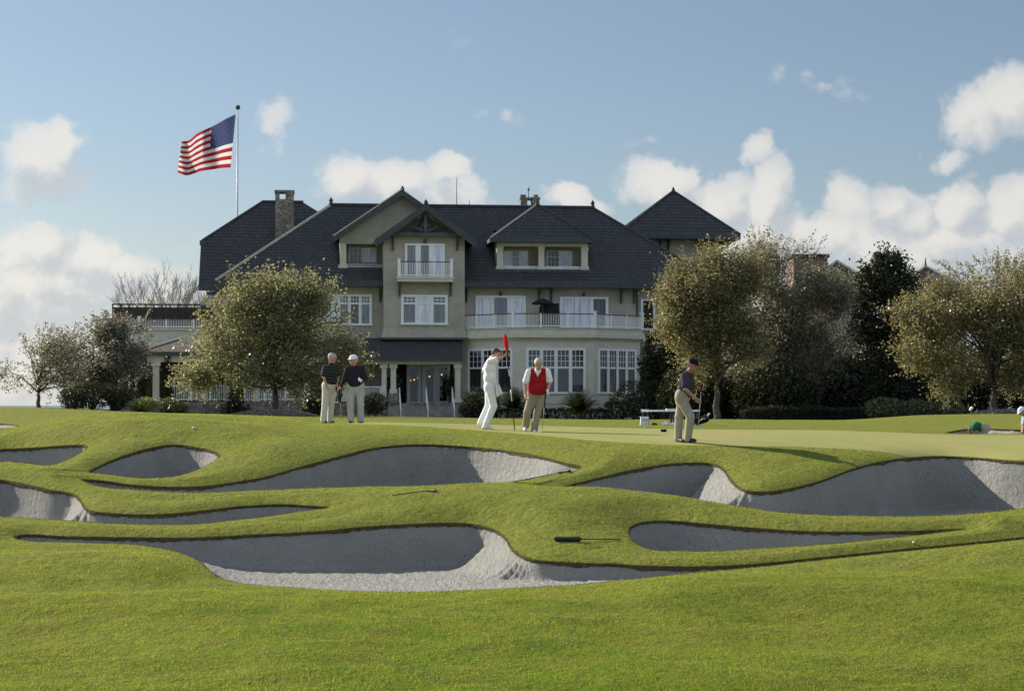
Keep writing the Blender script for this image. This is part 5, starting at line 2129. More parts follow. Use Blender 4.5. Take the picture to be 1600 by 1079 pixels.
# in front of the bow windows and steps
shrub('shrub', 'dark clipped shrub between the steps and the caddie', 113, [(752, 630, 32, 27), (737, 638, 20, 18)], L_shrub, 5500, .11)
cycad('sago_shrub', 'spiky sago shrub below the left bow window behind the flagstick', 803, 606, 112, 44, 92)
cycad('sago_shrub', 'spiky sago shrub below the right bow windows', 905, 609, 112, 40, 72)
shrub('shrub', 'dark rounded shrub at the porch right of the pair of golfers', 113, [(588, 630, 20, 18), (575, 632, 14, 15)], L_shrub, 2600, .11)
hedge('hedge', 'low dark hedge along the foot of the bow wall', 114, 770, 950, 640, L_shrub, 1.0, 4000, .12)
# left group
cycad('sago_shrub', 'spiky sago shrub beside the silver tree at the left terrace', 178, 598, 108, 60, 84, 60)
shrub('shrub', 'dark low shrub under the grey leaved tree at left', 107, [(115, 622, 24, 18), (145, 618, 30, 22), (190, 620, 26, 20)], L_shrub, 4500, .13)
shrub('shrub', 'bright lime green clipped shrub left of the porch stone base', 106, [(228, 631, 20, 11), (212, 635, 12, 10)], L_box, 2200, .10)
shrub('shrub', 'dark green shrub between the lime shrub and the porch railing', 108, [(265, 634, 20, 14), (285, 638, 12, 9)], L_hedge, 2400, .10)
shrub('shrub', 'upright dark shrub between the two porch railings', 118.5, [(368, 622, 14, 26), (360, 640, 18, 12), (378, 640, 16, 12)], L_shrub, 2400, .12)
shrub('shrub', 'tall dark shrub at the porch left of the striped golfer', 118.5, [(497, 622, 20, 28), (490, 638, 16, 14)], L_shrub, 2600, .12)
for px, lab in ((222, 'dark climbing vine over the left porch post corner'), (262, 'dark climbing vine right of the pale porch column')):
    shrub('climbing_vine', lab, 119.6, [(px, 585, 9, 32), (px, 612, 11, 22), (px + 2, 635, 10, 14)], L_shrub, 1800, .14, cat='vine', group='vines at the porch')

# mulch beds
M_mulch = mat('mulch_bed', (.20, .15, .12), (.09, .065, .055), 9, .95, .1, .9, 30)


def mulch(label, px0, px1, Y, dz, dy=2.2):
    S = Y / F
    xm, rx = ((px0 + px1) / 2 - HX) * S, (px1 - px0) / 2 * S
    N, Mr = 64, 14
    V = []
    for i in range(Mr + 1):
        for j in range(N):
            r = i / Mr
            a = 2 * math.pi * j / N
            x, y = xm + rx * r * math.cos(a), Y + dy * r * math.sin(a)
            V.append((x, y, ground(x, y) + dz * (1 - r ** 2.2) - .01 + .045 * random.random() * (i < Mr)))
    Fq = [(i * N + j, i * N + (j + 1) % N, (i + 1) * N + (j + 1) % N, (i + 1) * N + j) for i in range(Mr) for j in range(N)]
    n = 5200
    rr, aa = np.sqrt(rng.random(n)), rng.uniform(0, 2 * np.pi, n)
    cx, cy = xm + rx * rr * np.cos(aa), Y + dy * rr * np.sin(aa)
    cz = np.array([ground(a_, b_) for a_, b_ in zip(cx, cy)]) + dz * (1 - rr ** 2.2) + .03
    chips = leaf_quads(np.stack([cx, cy, cz], 1), .10, flat=.6, aspect=.45)
    o = put('mulch_bed', np_mesh('mulch_bed', V, Fq, True), None, M_mulch)
    c = quads_obj('bark_chips', chips, L_chip, o)
    c['kind'] = 'stuff'
    tag(o, label, 'mulch bed')


L_chip = leafmat('bark_chip', (.19, .14, .115), (.34, .28, .24), (.1, .07, .05), gloss=.02, tfac=.1)
mulch('oval bed of brown bark mulch around the round oak trunk', 362, 495, 85, .22)
mulch('bed of reddish bark mulch around the mossy oak trunk', 1518, 1612, 91, .16, 2.0)

# plants in the two clay planters by the french doors
for (pl, V_, px) in PLANTS:
    quads_obj('foliage', V_, L_hedge, pl)
    tag(pl, 'clay planter with a leafy plant on the %s side of the french doors' % ('left' if px < 660 else 'right'), 'planter', 'planters at the french doors')
# ------------------------------------------------------------------ people (signed-distance bodies meshed as one surface)
def smin(a, b, k):
    h = np.clip(.5 + .5 * (b - a) / k, 0, 1)
    return b * (1 - h) + a * h - k * h * (1 - h)


def surface(prims, cell):
    """prims: (a, b, ra, rb, k[, squash]) round cones, blended in order -> verts, quads"""
    lo = np.min([np.minimum(np.array(p[0]) - p[2], np.array(p[1]) - p[3]) for p in prims], 0) - 4 * cell
    hi = np.max([np.maximum(np.array(p[0]) + p[2], np.array(p[1]) + p[3]) for p in prims], 0) + 4 * cell
    n = np.ceil((hi - lo) / cell).astype(int) + 1
    fld = np.full(n, 1.0, np.float32)
    ax = [lo[i] + np.arange(n[i]) * cell for i in range(3)]
    for p in prims:
        a, b = np.array(p[0], float), np.array(p[1], float)
        ra, rb, k = p[2], p[3], p[4]
        pad = max(ra, rb) + k + 3 * cell
        i0 = np.maximum(((np.minimum(a, b) - pad - lo) / cell).astype(int), 0)
        i1 = np.minimum(((np.maximum(a, b) + pad - lo) / cell).astype(int) + 2, n)
        g = np.stack(np.meshgrid(*[ax[i][i0[i]:i1[i]] for i in range(3)], indexing='ij'), -1)
        ab = b - a
        t = np.clip(((g - a) @ ab) / (ab @ ab + 1e-12), 0, 1)
        d = np.linalg.norm(g - a - t[..., None] * ab, axis=-1) - (ra + (rb - ra) * t)
        w = fld[i0[0]:i1[0], i0[1]:i1[1], i0[2]:i1[2]]
        w[...] = smin(w, d, k) if k > 0 else np.minimum(w, d)
    s = fld < 0
    # surface nets
    acc = np.zeros((*(n - 1), 3))
    cnt = np.zeros(n - 1)
    sl = lambda o: tuple(slice(o[i], n[i] - 1 + o[i]) for i in range(3))
    cor = [(x, y, z) for x in (0, 1) for y in (0, 1) for z in (0, 1)]
    for c0 in cor:
        for axn in range(3):
            if c0[axn]:
                continue
            c1 = list(c0)
            c1[axn] = 1
            f0, f1 = fld[sl(c0)], fld[sl(c1)]
            x = (f0 < 0) != (f1 < 0)
            t = np.where(x, f0 / np.where(x, f0 - f1, 1), 0)
            for i in range(3):
                acc[..., i] += np.where(x, c0[i] + (t if i == axn else 0), 0)
            cnt += x
    act = cnt > 0
    idx = np.full(n - 1, -1)
    idx[act] = np.arange(act.sum())
    cells = np.argwhere(act)
    verts = lo + (cells + acc[act] / cnt[act][:, None]) * cell
    faces = []
    for axn in range(3):
        o1, o2 = [(1, 2), (2, 0), (0, 1)][axn]
        m = [slice(1, n[i] - 1) for i in range(3)]
        m[axn] = slice(0, n[axn] - 1)
        m2 = list(m)
        m2[axn] = slice(1, n[axn])
        s0, s1 = s[tuple(m)], s[tuple(m2)]
        for flip, q in ((False, s0 & ~s1), (True, ~s0 & s1)):
            e = np.argwhere(q)
            if not len(e):
                continue
            e = e + np.array([0 if i == axn else 1 for i in range(3)])
            d1, d2 = np.eye(3, dtype=int)[o1], np.eye(3, dtype=int)[o2]
            quad = [idx[tuple((e - a_).T)] for a_ in (d1 + d2, d2, 0 * d1, d1)]
            f = np.stack(quad, 1)
            faces.append(f[:, ::-1] if flip else f)
    return verts, np.concatenate(faces)


def sdf_obj(name, prims, cell, m, parent, off):
    v, f = surface(prims, cell)
    return put(name, np_mesh(name, v - np.array(off), f, True), parent, m)


M_skin = mat('skin', (.50, .27, .18), (.44, .225, .15), 12, .55, .3)
M_skint = mat('tanned_skin', (.40, .20, .125), (.34, .165, .10), 12, .55, .3)
M_hairg = mat('grey_hair', (.50, .47, .42), (.34, .31, .28), 60, .7, .3, .3, 90)
M_hairb = mat('brown_hair', (.10, .06, .035), (.06, .036, .022), 60, .7, .3, .3, 90)
M_eye = mat('eye', (.03, .025, .02), None, 5, .2, .5)
M_lipc = mat('mouth', (.33, .12, .10), None, 5, .5, .3)
M_wcloth = mat('white_cloth', (.80, .80, .80), (.72, .72, .74), 7, .9, .1, .5, 16)
M_cream = mat('cream_trousers', (.66, .62, .54), (.58, .55, .47), 7, .9, .1, .5, 16)
M_greyt = mat('light_grey_trousers', (.45, .43, .40), (.38, .37, .35), 7, .9, .1, .5, 16)
M_khaki = mat('khaki_trousers', (.32, .265, .195), (.27, .225, .165), 7, .9, .1, .5, 16)
M_beige = mat('beige_trousers', (.36, .325, .25), (.31, .28, .215), 7, .9, .1, .5, 16)
M_plum = mat('dark_plum_shirt', (.034, .024, .034), (.025, .018, .026), 9, .9, .1, .4, 16)
M_slatep = mat('dark_slate_polo', (.058, .050, .062), (.042, .036, .048), 9, .9, .1, .4, 16)
M_red = mat('red_vest', (.36, .018, .026), (.29, .014, .02), 9, .95, .1, .4, 20)
M_greenp = mat('green_polo', (.025, .13, .055), (.02, .10, .045), 9, .9, .1, .3, 16)
M_blue = mat('pale_blue_polo', (.34, .38, .46), (.28, .32, .40), 9, .9, .1, .3, 16)
M_black = mat('black_cloth', (.014, .014, .016), (.010, .010, .012), 9, .9, .1)
M_shoew = mat('white_shoe', (.70, .70, .68), (.6, .6, .58), 9, .5, .3)
M_shoed = mat('dark_shoe', (.035, .035, .045), (.02, .02, .028), 9, .5, .4)
M_glove = mat('white_glove', (.78, .78, .76), None, 9, .7, .2)
m, T = newmat('striped_black_shirt')
o_ = T.n('ShaderNodeOutputMaterial')
p_ = T.n('ShaderNodeBsdfPrincipled', i_Roughness=.9)
s_ = T.n('ShaderNodeSeparateXYZ')
T.l(T.n('ShaderNodeTexCoord').outputs['Object'], s_.inputs[0])
fr_ = T.math('FRACT', T.math('MULTIPLY', T.math('ADD', s_.outputs[2], T.math('MULTIPLY', s_.outputs[0], .12)), 13.0))
T.l(T.mix(T.math('GREATER_THAN', fr_, .86), (.012, .011, .013), (.075, .07, .068)), p_.inputs['Base Color'])
T.l(p_.outputs[0], o_.inputs[0])
M_stripe = m


def V3(*a):
    return np.array(a, float)


def nrm(v):
    v = np.asarray(v, float)
    return v / (np.linalg.norm(v) + 1e-12)


def hand_prims(wr, hc, axis, side, k=.004, curl=.8, s=1.0):
    """palm, four separate bent fingers and a thumb; axis = what the fingers close round, side = palm side"""
    d = nrm(hc - wr)
    a = nrm(axis - d * (axis @ d)) if abs(nrm(axis) @ d) < .95 else nrm(np.cross(d, V3(.3, .5, .8)))
    nrm_ = nrm(np.cross(d, a)) * side
    P = []
    pc = wr + d * .055 * s
    P.append((wr, pc - d * .01, .026 * s, .027 * s, .012))
    for i, o in enumerate((-.030, -.010, .010, .029)):
        b = wr + d * .075 * s + a * o * s
        P.append((wr + d * .02 * s + a * o * .6 * s, b, .017 * s, .0145 * s, .010))
    L = (.034, .040, .037, .029)
    for i, o in enumerate((-.031, -.0105, .0105, .030)):
        p0 = wr + d * .085 * s + a * o * s
        c1, c2, c3 = curl * .55, curl * 1.35, curl * 2.0
        p1 = p0 + (d * math.cos(c1) + nrm_ * math.sin(c1)) * L[i] * s
        p2 = p1 + (d * math.cos(c2) + nrm_ * math.sin(c2)) * L[i] * .78 * s
        p3 = p2 + (d * math.cos(c3) + nrm_ * math.sin(c3)) * L[i] * .6 * s
        P += [(p0, p1, .0095 * s, .0088 * s, k), (p1, p2, .0088 * s, .008 * s, k), (p2, p3, .008 * s, .007 * s, k)]
    t0 = wr + d * .028 * s - a * .030 * s
    t1 = t0 + (d * .55 - a * .6 + nrm_ * .5) * .038 * s
    t2 = t1 + (d * .8 + nrm_ * .55 + a * .15) * .032 * s
    P += [(t0, t1, .013 * s, .0105 * s, .006), (t1, t2, .0105 * s, .0085 * s, k)]
    return P


def person(label, Y, J, shirt, trousers, skin=None, hair=None, cap=None, sleeve='short', belly=0.0, shoe=None, gloveB=False, gloveA=False, face=(0, -1, 0), up=(0, 0, 1), foot=None,
           vest=None, cell=.011, g=1.0, toes=None, axA=(0, 0, 1), axB=(0, 0, 1), group=None, jump=False, collar=None, footz=None):
    """J: joint -> (px, py, dy): column, row and depth offset in metres at distance Y"""
    S = Y / F
    skin = skin or M_skin
    W3 = {k: V3((v[0] - HX) * S, Y + v[2], -(v[1] - HY) * S) for k, v in J.items()}
    fx = (W3['anA'][0] + W3['anB'][0]) / 2
    base = V3(fx, Y, footz if footz is not None else ground(fx, Y))
    root = empty('person', tuple(base))
    tag(root, label, 'person', group)
    w = lambda k: W3[k]
    hipA, hipB, shA, shB, neck, head = w('hipA'), w('hipB'), w('shA'), w('shB'), w('neck'), w('head')
    hipm, shm = (hipA + hipB) / 2, (shA + shB) / 2
    f = nrm(face)
    u = nrm(np.asarray(up, float) - f * (np.asarray(up, float) @ f))
    sd = np.cross(f, u)
    # torso axes
    tax = nrm(shm - hipm)
    sx = nrm(shB - shA)
    hx = nrm(hipB - hipA)
    fw = nrm(np.cross(tax, sx))
    if fw @ f < 0:
        fw = -fw
    waist = hipm * .62 + shm * .38
    chest = hipm * .25 + shm * .75
    tor = lambda e: [
        (hipA + hx * .0, hipB, .105 * g + e, .105 * g + e, .05),
        (waist - sx * .07 + fw * (.01 + belly * .5), waist + sx * .07 + fw * (.01 + belly * .5), .105 * g + belly * .5 + e, .105 * g + belly * .5 + e, .06),
        (waist - sx * .05 - tax * .05 + fw * (.02 + belly), waist + sx * .05 - tax * .05 + fw * (.02 + belly), .09 * g + belly * .6 + e, .09 * g + belly * .6 + e, .06),
        (chest - sx * .085, chest + sx * .085, .112 * g + e, .112 * g + e, .07),
        (shA * .86 + shB * .14 - tax * .02, shB * .86 + shA * .14 - tax * .02, .072 * g + e, .072 * g + e, .06),
        (chest, neck - tax * .05, .10 * g + e, .065 + e, .05),
    ]
    arm = lambda a, e, r=(.056, .044, .040, .028): [
        (w('sh' + a), w('el' + a), r[0] * g + e, r[1] * g + e, .03), (w('el' + a), w('wr' + a), r[2] * g + e, r[3] + e, .012)]
    leg = lambda a, e: [
        (w('hip' + a), w('kn' + a), .088 * g + e, .058 * g + e, .035), (w('kn' + a), w('an' + a), .058 * g + e, .040 * g + e, .02)]
    body = tor(-.012) + arm('A', 0) + arm('B', 0) + leg('A', -.004) + leg('B', -.004)
    body += [(neck - tax * .06, head - u * .05 - f * .02, .058, .052, .03)]
    # head
    H = head
    hd = [(H - f * .025 + u * .025, H + f * .022 + u * .03, .088, .080, .02),
          (H - u * .05 + f * .012, H - u * .055 + f * .030, .060, .052, .04),
          (H - u * .095 + f * .052, H - u * .095 + f * .056, .026, .024, .03),
          (H + f * .085 + u * .012 - sd * .03, H + f * .085 + u * .012 + sd * .03, .018, .018, .015),
          (H + f * .090 - u * .002, H + f * .114 - u * .036, .010, .015, .010),
          (H + f * .082 - u * .066 - sd * .016, H + f * .082 - u * .066 + sd * .016, .012, .012, .010),
          (H + sd * .078 - u * .022 - f * .01, H + sd * .084 + u * .018 - f * .018, .013, .017, .008),
          (H - sd * .078 - u * .022 - f * .01, H - sd * .084 + u * .018 - f * .018, .013, .017, .008)]
    body += hd
    for a, ax_ in (('A', axA), ('B', axB)):
        body += hand_prims(w('wr' + a), w('ha' + a), np.asarray(ax_, float), 1 if a == 'A' else -1)
    for a in 'AB':
        t = w('to' + a)
        body += [(w('an' + a) - V3(0, 0, .02), t * .7 + w('an' + a) * .3 - V3(0, 0, .03), .034, .034, .02)]
    ob = sdf_obj('body', body, cell * .85, skin, root, base)
    for s in (-1, 1):
        e = MB()
        e.sphere(tuple(H + f * .092 - u * .006 + sd * .031 * s - base), .0105, 8, 6)
        e.build('eye', M_eye, root, True)
    e = MB()
    c = H + f * .0925 - u * .066 - base
    e.tube([tuple(c - sd * .022), tuple(c + f * .004), tuple(c + sd * .022)], [.003, .005, .003], 6)
    e.build('mouth', M_lipc, root, True)
    # clothing
    up_arm = lambda a, e: ([(w('sh' + a), w('el' + a), .060 * g + e, .056 * g + e, .03)] if sleeve == 'long' else
                           [(w('sh' + a), w('sh' + a) * .25 + w('el' + a) * .75, .062 * g + e, .070 * g + e, .03)])
    cl = tor(.006)
    for a in 'AB':
        cl += up_arm(a, .006)
        if sleeve == 'long':
            cl += [(w('el' + a), w('wr' + a) * .93 + w('el' + a) * .07, .054 * g, .042, .012)]
    cl += [(neck - tax * .05 + sd * 0, neck - tax * .012, .078, .070, .02)]
    if jump:
        cl += [(hipm - tax * .04, waist, .128 * g, .120 * g, .06), (waist, chest, .120 * g, .125 * g, .08), (hipA * .6 + hipB * .4 - tax * .09, hipB * .6 + hipA * .4 - tax * .09, .09 * g, .09 * g, .05)]
        for a in 'AB':
            cl += [(w('hip' + a), w('kn' + a), .112 * g, .088 * g, .035), (w('kn' + a), w('an' + a), .088 * g, .078 * g, .02)]
        sdf_obj('coverall', cl, cell, shirt, root, base)
    else:
        sdf_obj('shirt', cl, cell, shirt, root, base)
        tr = [(hipm - tax * .05, hipm - tax * .02, .115 * g, .118 * g, .06), (hipA * .6 + hipB * .4 - tax * .10, hipB * .6 + hipA * .4 - tax * .10, .085 * g, .085 * g, .05), (hipA + tax * .03, hipB + tax * .03, .118 * g, .118 * g, .05), (hipA + tax * .08, hipB + tax * .08, .112 * g + belly * .35, .112 * g + belly * .35, .04)]
        for a in 'AB':
            tr += [(w('hip' + a), w('kn' + a), .110 * g, .082 * g, .035), (w('kn' + a), w('an' + a) + V3(0, 0, -.01), .082 * g, .074 * g, .02)]
        sdf_obj('trousers', tr, cell, trousers, root, base)
    if vest is not None:
        vv = tor(.018)
        vv[4] = (shA * .78 + shB * .22 - tax * .015, shB * .78 + shA * .22 - tax * .015, .072 * g + .02, .072 * g + .02, .06)
        vv[0] = (waist - sx * .09 - tax * .10, waist + sx * .09 - tax * .10, .118 * g, .118 * g, .05)
        vv[5] = (chest, neck - tax * .09, .10 * g + .018, .07, .05)
        sdf_obj('vest', vv, cell, vest, root, base)
        c0 = neck + fw * .085 - tax * .075
        q = MB()
        q.prism([tuple(c0 + sx * .055 + tax * .06 - fw * .015 - base), tuple(c0 - tax * .06 + fw * .04 - base), tuple(c0 - sx * .055 + tax * .06 - fw * .015 - base)], tuple(fw * .03))
        q.build('collar', M_wcloth, root)
    for a in 'AB':
        an, t = w('an' + a), w('to' + a)
        h = an + (an - t) * V3(.35, .35, 0)
        dz = min(an[2], t[2])
        sm_ = shoe or M_shoed
        sp = [(V3(h[0], h[1], an[2] - .035), t * .5 + an * .5 - V3(0, 0, .02), .040, .043, .03), (t * .5 + an * .5 - V3(0, 0, .02), t, .046, .034, .02)]
        sdf_obj('shoe', sp, cell, sm_, root, base)
    if gloveA or gloveB:
        for a, on in (('A', gloveA), ('B', gloveB)):
            if on:
                P = hand_prims(w('wr' + a), w('ha' + a), np.asarray(axA if a == 'A' else axB, float), 1 if a == 'A' else -1)
                sdf_obj('glove', [(p, q, r0 + .0035, r1 + .0035, k) for p, q, r0, r1, k in P], cell * .8, M_glove, root, base)
    if hair is not None:
        hp = [(H - f * .030 + u * .038, H - f * .004 + u * .046, .090, .080, .02), (H - f * .05 - u * .02, H - f * .045 + u * .03, .062, .075, .03),
              (H + sd * .055 + u * .02 - f * .02, H + sd * .06 - f * .012 - u * .012, .034, .024, .03), (H - sd * .055 + u * .02 - f * .02, H - sd * .06 - f * .012 - u * .012, .034, .024, .03),
              (H + f * .045 + u * .082 - sd * .03, H + f * .045 + u * .082 + sd * .03, .026, .026, .03)]
        sdf_obj('hair', hp, cell * .8, hair, root, base)
    if cap is not None:
        cp = [(H - f * .024 + u * .050, H + f * .022 + u * .052, .093, .084, .02)]
        for k in range(-4, 5):
            x = k * .018
            r = math.sqrt(max(0, .080 ** 2 - x * x))
            cp.append((H + f * .06 + u * .048 + sd * x, H + f * (.085 + r * .95) + u * (.030 - abs(x) * .12) + sd * x, .010, .007, .012))
        cp.append((H + u * .140 - f * .002, H + u * .143 - f * .002, .010, .008, .004))
        sdf_obj('cap', cp, cell * .75, cap, root, base)
    return root, W3


def club_obj(name, label, top, head, gripfrac=.28, hd=(.10, 0, 0), mats=None, shaft=None):
    top, head = Vector(top), Vector(head)
    r = empty(name, tuple(head))
    tag(r, label, 'golf club')
    d = top - head
    q = MB()
    q.tube([(0, 0, .01), tuple(d)], [.0075, .0085], 7)
    q.build('shaft', shaft or M_steel, r, True)
    q = MB()
    q.tube([tuple(d * (1 - gripfrac)), tuple(d * .999), tuple(d * 1.004)], [.0135, .0165, .012], 8)
    q.build('grip', M_black, r, True)
    h = Vector(hd)
    sdv = h.cross(Vector((0, 0, 1))).normalized() * .022
    q = MB()
    up_ = Vector((0, 0, .030))
    a, b = -h * .25, h * .75
    v = [a - sdv * .5, b - sdv * .6, b + sdv, a + sdv * .8]
    v = [tuple(x + Vector((0, 0, .004))) for x in v] + [tuple(x * .96 + up_) for x in v]
    q.mesh(v, [(0, 3, 2, 1), (4, 5, 6, 7), (0, 1, 5, 4), (1, 2, 6, 5), (2, 3, 7, 6), (3, 0, 4, 7)])
    q.build('head', mats or M_steel, r)
    return r


M_steel = mat('brushed_steel', (.55, .56, .58), (.45, .46, .48), 9, .28, .5, metal=1.0)
M_brass = mat('straw_shaft', (.55, .42, .20), (.48, .36, .16), 9, .4, .5)

# 1 striped black shirt, grey hair, turned to the other golfer
_, w1 = person('person in a black striped shirt and cream trousers with one hand in a pocket', 48.5, dict(
    head=(519.6, 559.0, 0), neck=(517.3, 567.5, .01), shA=(507.8, 574, -.06), shB=(524.5, 573, .12), elA=(506.6, 589, -.14), wrA=(510.6, 600.5, -.15), haA=(512.6, 607, -.12),
    elB=(527, 588, .16), wrB=(525.5, 601, .02), haB=(526.5, 606, -.02), hipA=(510.5, 606, -.02), hipB=(519.5, 606, .09), knA=(508.3, 631, -.06), knB=(517, 631, .08),
    anA=(505.5, 656, -.05), anB=(515, 656.5, .12), toA=(510, 659.0, -.07), toB=(520.0, 659.6, .08)),
    M_stripe, M_cream, hair=M_hairg, face=(.80, .35, -.18), shoe=M_shoed, cell=.0115, g=1.03, belly=.01, axA=(0, 1, .3))
# 2 white cap, plum shirt
_, w2 = person('person in a white cap, plum long sleeved shirt and grey trousers', 48.0, dict(
    head=(552.3, 562.8, -.05), neck=(553.3, 571, 0), shA=(543.4, 576, -.03), shB=(565.4, 575, .03), elA=(538.2, 592.5, -.04), wrA=(532.8, 604, -.12), haA=(530.6, 609.5, -.14),
    elB=(570, 591.5, 0), wrB=(566.2, 594.5, -.22), haB=(562.6, 593.2, -.28), hipA=(548.2, 606, 0), hipB=(561, 606, .02), knA=(547.8, 632, -.02), knB=(563.3, 632, .02),
    anA=(548.2, 657.2, 0), anB=(563.3, 658, .04), toA=(546.5, 660.4, -.16), toB=(565.5, 661.2, -.12)),
    M_plum, M_greyt, cap=M_wcloth, hair=M_hairg, face=(-.80, -.55, -.05), sleeve='long', belly=.035, gloveB=True, g=1.06, axA=(.1, 0, 1), axB=(0, .3, 1))
# 3 the caddie
_, w3 = person('person in white caddie coveralls holding up the flagstick with head bowed', 44.2, dict(
    head=(775.2, 552.6, -.02), neck=(768.6, 559.5, 0), shA=(765.2, 564.5, -.17), shB=(765.6, 564, .17), elA=(778.4, 561.5, -.26), wrA=(788.4, 555.0, -.10), haA=(791.6, 553.3, -.04),
    elB=(755.5, 581, .25), wrB=(763.5, 594, .22), haB=(768, 598, .18), hipA=(764.6, 604, -.08), hipB=(764.6, 604, .08), knA=(771.2, 634, -.09), knB=(763.6, 633.5, .08),
    anA=(758.8, 665.6, -.09), anB=(750.6, 660.6, .10), toA=(770, 670.0, -.11), toB=(756.5, 667.0, .10)),
    M_wcloth, M_wcloth, hair=M_hairb, face=(.80, -.12, -.58), up=(.58, 0, .8), jump=True, shoe=M_shoew, g=.98, cell=.011, axA=(.1, 0, 1), sleeve='short')
# 4 red vest
_, w4 = person('person in a red vest over a white shirt stooping over a putter', 43.3, dict(
    head=(840.8, 568.5, -.34), neck=(840.2, 577.0, -.22), shA=(826.2, 580.8, -.16), shB=(855.6, 580.3, -.16), elA=(820.6, 600, -.14), wrA=(820.6, 616.5, -.22), haA=(821.5, 623.5, -.26),
    elB=(859, 598, -.14), wrB=(855.8, 609, -.30), haB=(853.2, 614, -.36), hipA=(832.4, 618, 0), hipB=(845.2, 618, .02), knA=(823.8, 643, -.16), knB=(839.2, 645, -.02),
    anA=(821.4, 665, -.02), anB=(834.8, 670.6, -.06), toA=(820.2, 671.5, -.13), toB=(835.4, 674.4, -.22)),
    M_wcloth, M_khaki, vest=M_red, hair=M_hairg, face=(-.05, -.80, -.60), up=(0, -.6, .8), belly=.03, gloveB=True, shoe=M_shoew, g=1.04, axB=(.1, 0, 1), axA=(0, 1, 0))
# 5 the putting golfer in the foreground
_, w5 = person('person in a black cap, dark polo and beige trousers bending forward with a putter', 38.0, dict(
    head=(1081.3, 570.3, -.16), neck=(1076.2, 580.2, -.08), shA=(1068.0, 587.0, -.20), shB=(1079.2, 586.5, .16), elA=(1068.8, 608, -.30), wrA=(1083.8, 621.6, -.34), haA=(1090.2, 627.2, -.30),
    elB=(1082.6, 607, .16), wrB=(1089.5, 605.8, -.10), haB=(1095.0, 606.5, -.20), hipA=(1063.4, 622, -.08), hipB=(1068.8, 622, .10), knA=(1077.6, 650.5, -.14), knB=(1061.8, 651, .10),
    anA=(1074.2, 684.6, -.06), anB=(1060.2, 684.2, .12), toA=(1085.0, 687.6, -.14), toB=(1066.4, 688.0, -.04)),
    M_slatep, M_beige, skin=M_skint, cap=M_black, hair=M_hairb, face=(.76, -.58, -.25), up=(.2, -.1, 1), shoe=M_shoed, g=1.05, belly=.02, axA=(.05, 0, 1), axB=(.05, 0, 1), cell=.0105)
# 6, 7 two more players in the far bunker
_, w6 = person('person in a green polo bending right over in the far bunker', 57.0, dict(
    head=(1517.5, 672.5, -.1), neck=(1519, 666.5, -.05), shA=(1521.6, 664.2, -.18), shB=(1522.4, 663.4, .18), elA=(1518, 671, -.20), wrA=(1517.6, 683, -.14), haA=(1517.6, 688, -.12),
    elB=(1519, 671, .2), wrB=(1518.4, 683, .1), haB=(1518.6, 688, .06), hipA=(1538, 668, -.09), hipB=(1538, 668, .09), knA=(1534.6, 690, -.10), knB=(1538.6, 690, .12),
    anA=(1538, 711, -.1), anB=(1541, 711, .1), toA=(1530, 713.5, -.12), toB=(1533, 713.5, .12)),
    M_greenp, M_beige, skin=M_skint, hair=M_hairb, face=(-.5, 0, -.86), up=(-.86, 0, .5), cell=.014, footz=-.08 * 57 / 3 if False else -1.55)
_, w7 = person('person in a white cap and pale polo leaning over a club at the right edge', 56.0, dict(
    head=(1595.4, 642.5, -.1), neck=(1599.5, 648.5, -.03), shA=(1599.5, 652.5, -.16), shB=(1603, 652, .17), elA=(1597.2, 665, -.20), wrA=(1594.8, 674.5, -.22), haA=(1594.2, 679, -.20),
    elB=(1600, 666, .1), wrB=(1595.6, 673, -.10), haB=(1594.6, 677, -.16), hipA=(1609, 677, -.08), hipB=(1610, 677, .09), knA=(1604, 699, -.1), knB=(1607, 699, .1),
    anA=(1605, 721, -.1), anB=(1609, 721, .1), toA=(1598, 723.5, -.12), toB=(1602, 723.5, .1)),
    M_blue, M_black, skin=M_skint, cap=M_wcloth, face=(-.75, -.2, -.55), up=(-.4, 0, .9), cell=.014, axA=(.1, 0, 1), axB=(.1, 0, 1), footz=-1.7)

# clubs
H_ = lambda w, k, o=(0, 0, 0): Vector(w[k]) + Vector(o)


def gp_(px, Y):
    x = (px - HX) / F * Y
    return Vector((x, Y, ground(x, Y) + .004))


d2 = nrm(w2['haA'] - w2['wrA'])
club_obj('putter', 'upright putter with a pale shaft under the hand of the golfer in the white cap', H_(w2, 'haA', (.01, -.03, .03)), gp_(534.4, 47.9), .40, (-.09, -.03, 0), shaft=M_brass)
club_obj('putter', 'putter dangling behind the golfer in the striped shirt', H_(w1, 'haB', (-.02, -.02, .02)), P3(527.5, 629, 48.4), .3, (-.10, -.02, .0))
club_obj('putter', 'putter stood on the green by the golfer in the red vest', H_(w4, 'haB', (-.012, -.05, .05)), gp_(846.5, 42.85), .42, (-.09, -.04, 0))
club_obj('putter', 'putter held clear of the green by the bending golfer in the black cap', P3(1096.2, 600.5, 37.78), P3(1090.6, 668, 37.72), .16, (.12, -.03, -.02))
club_obj('putter', 'club held by the golfer at the right edge', H_(w7, 'haA', (0, -.03, .06)), P3(1590.5, 700, 55.75), .35, (-.09, -.03, 0))

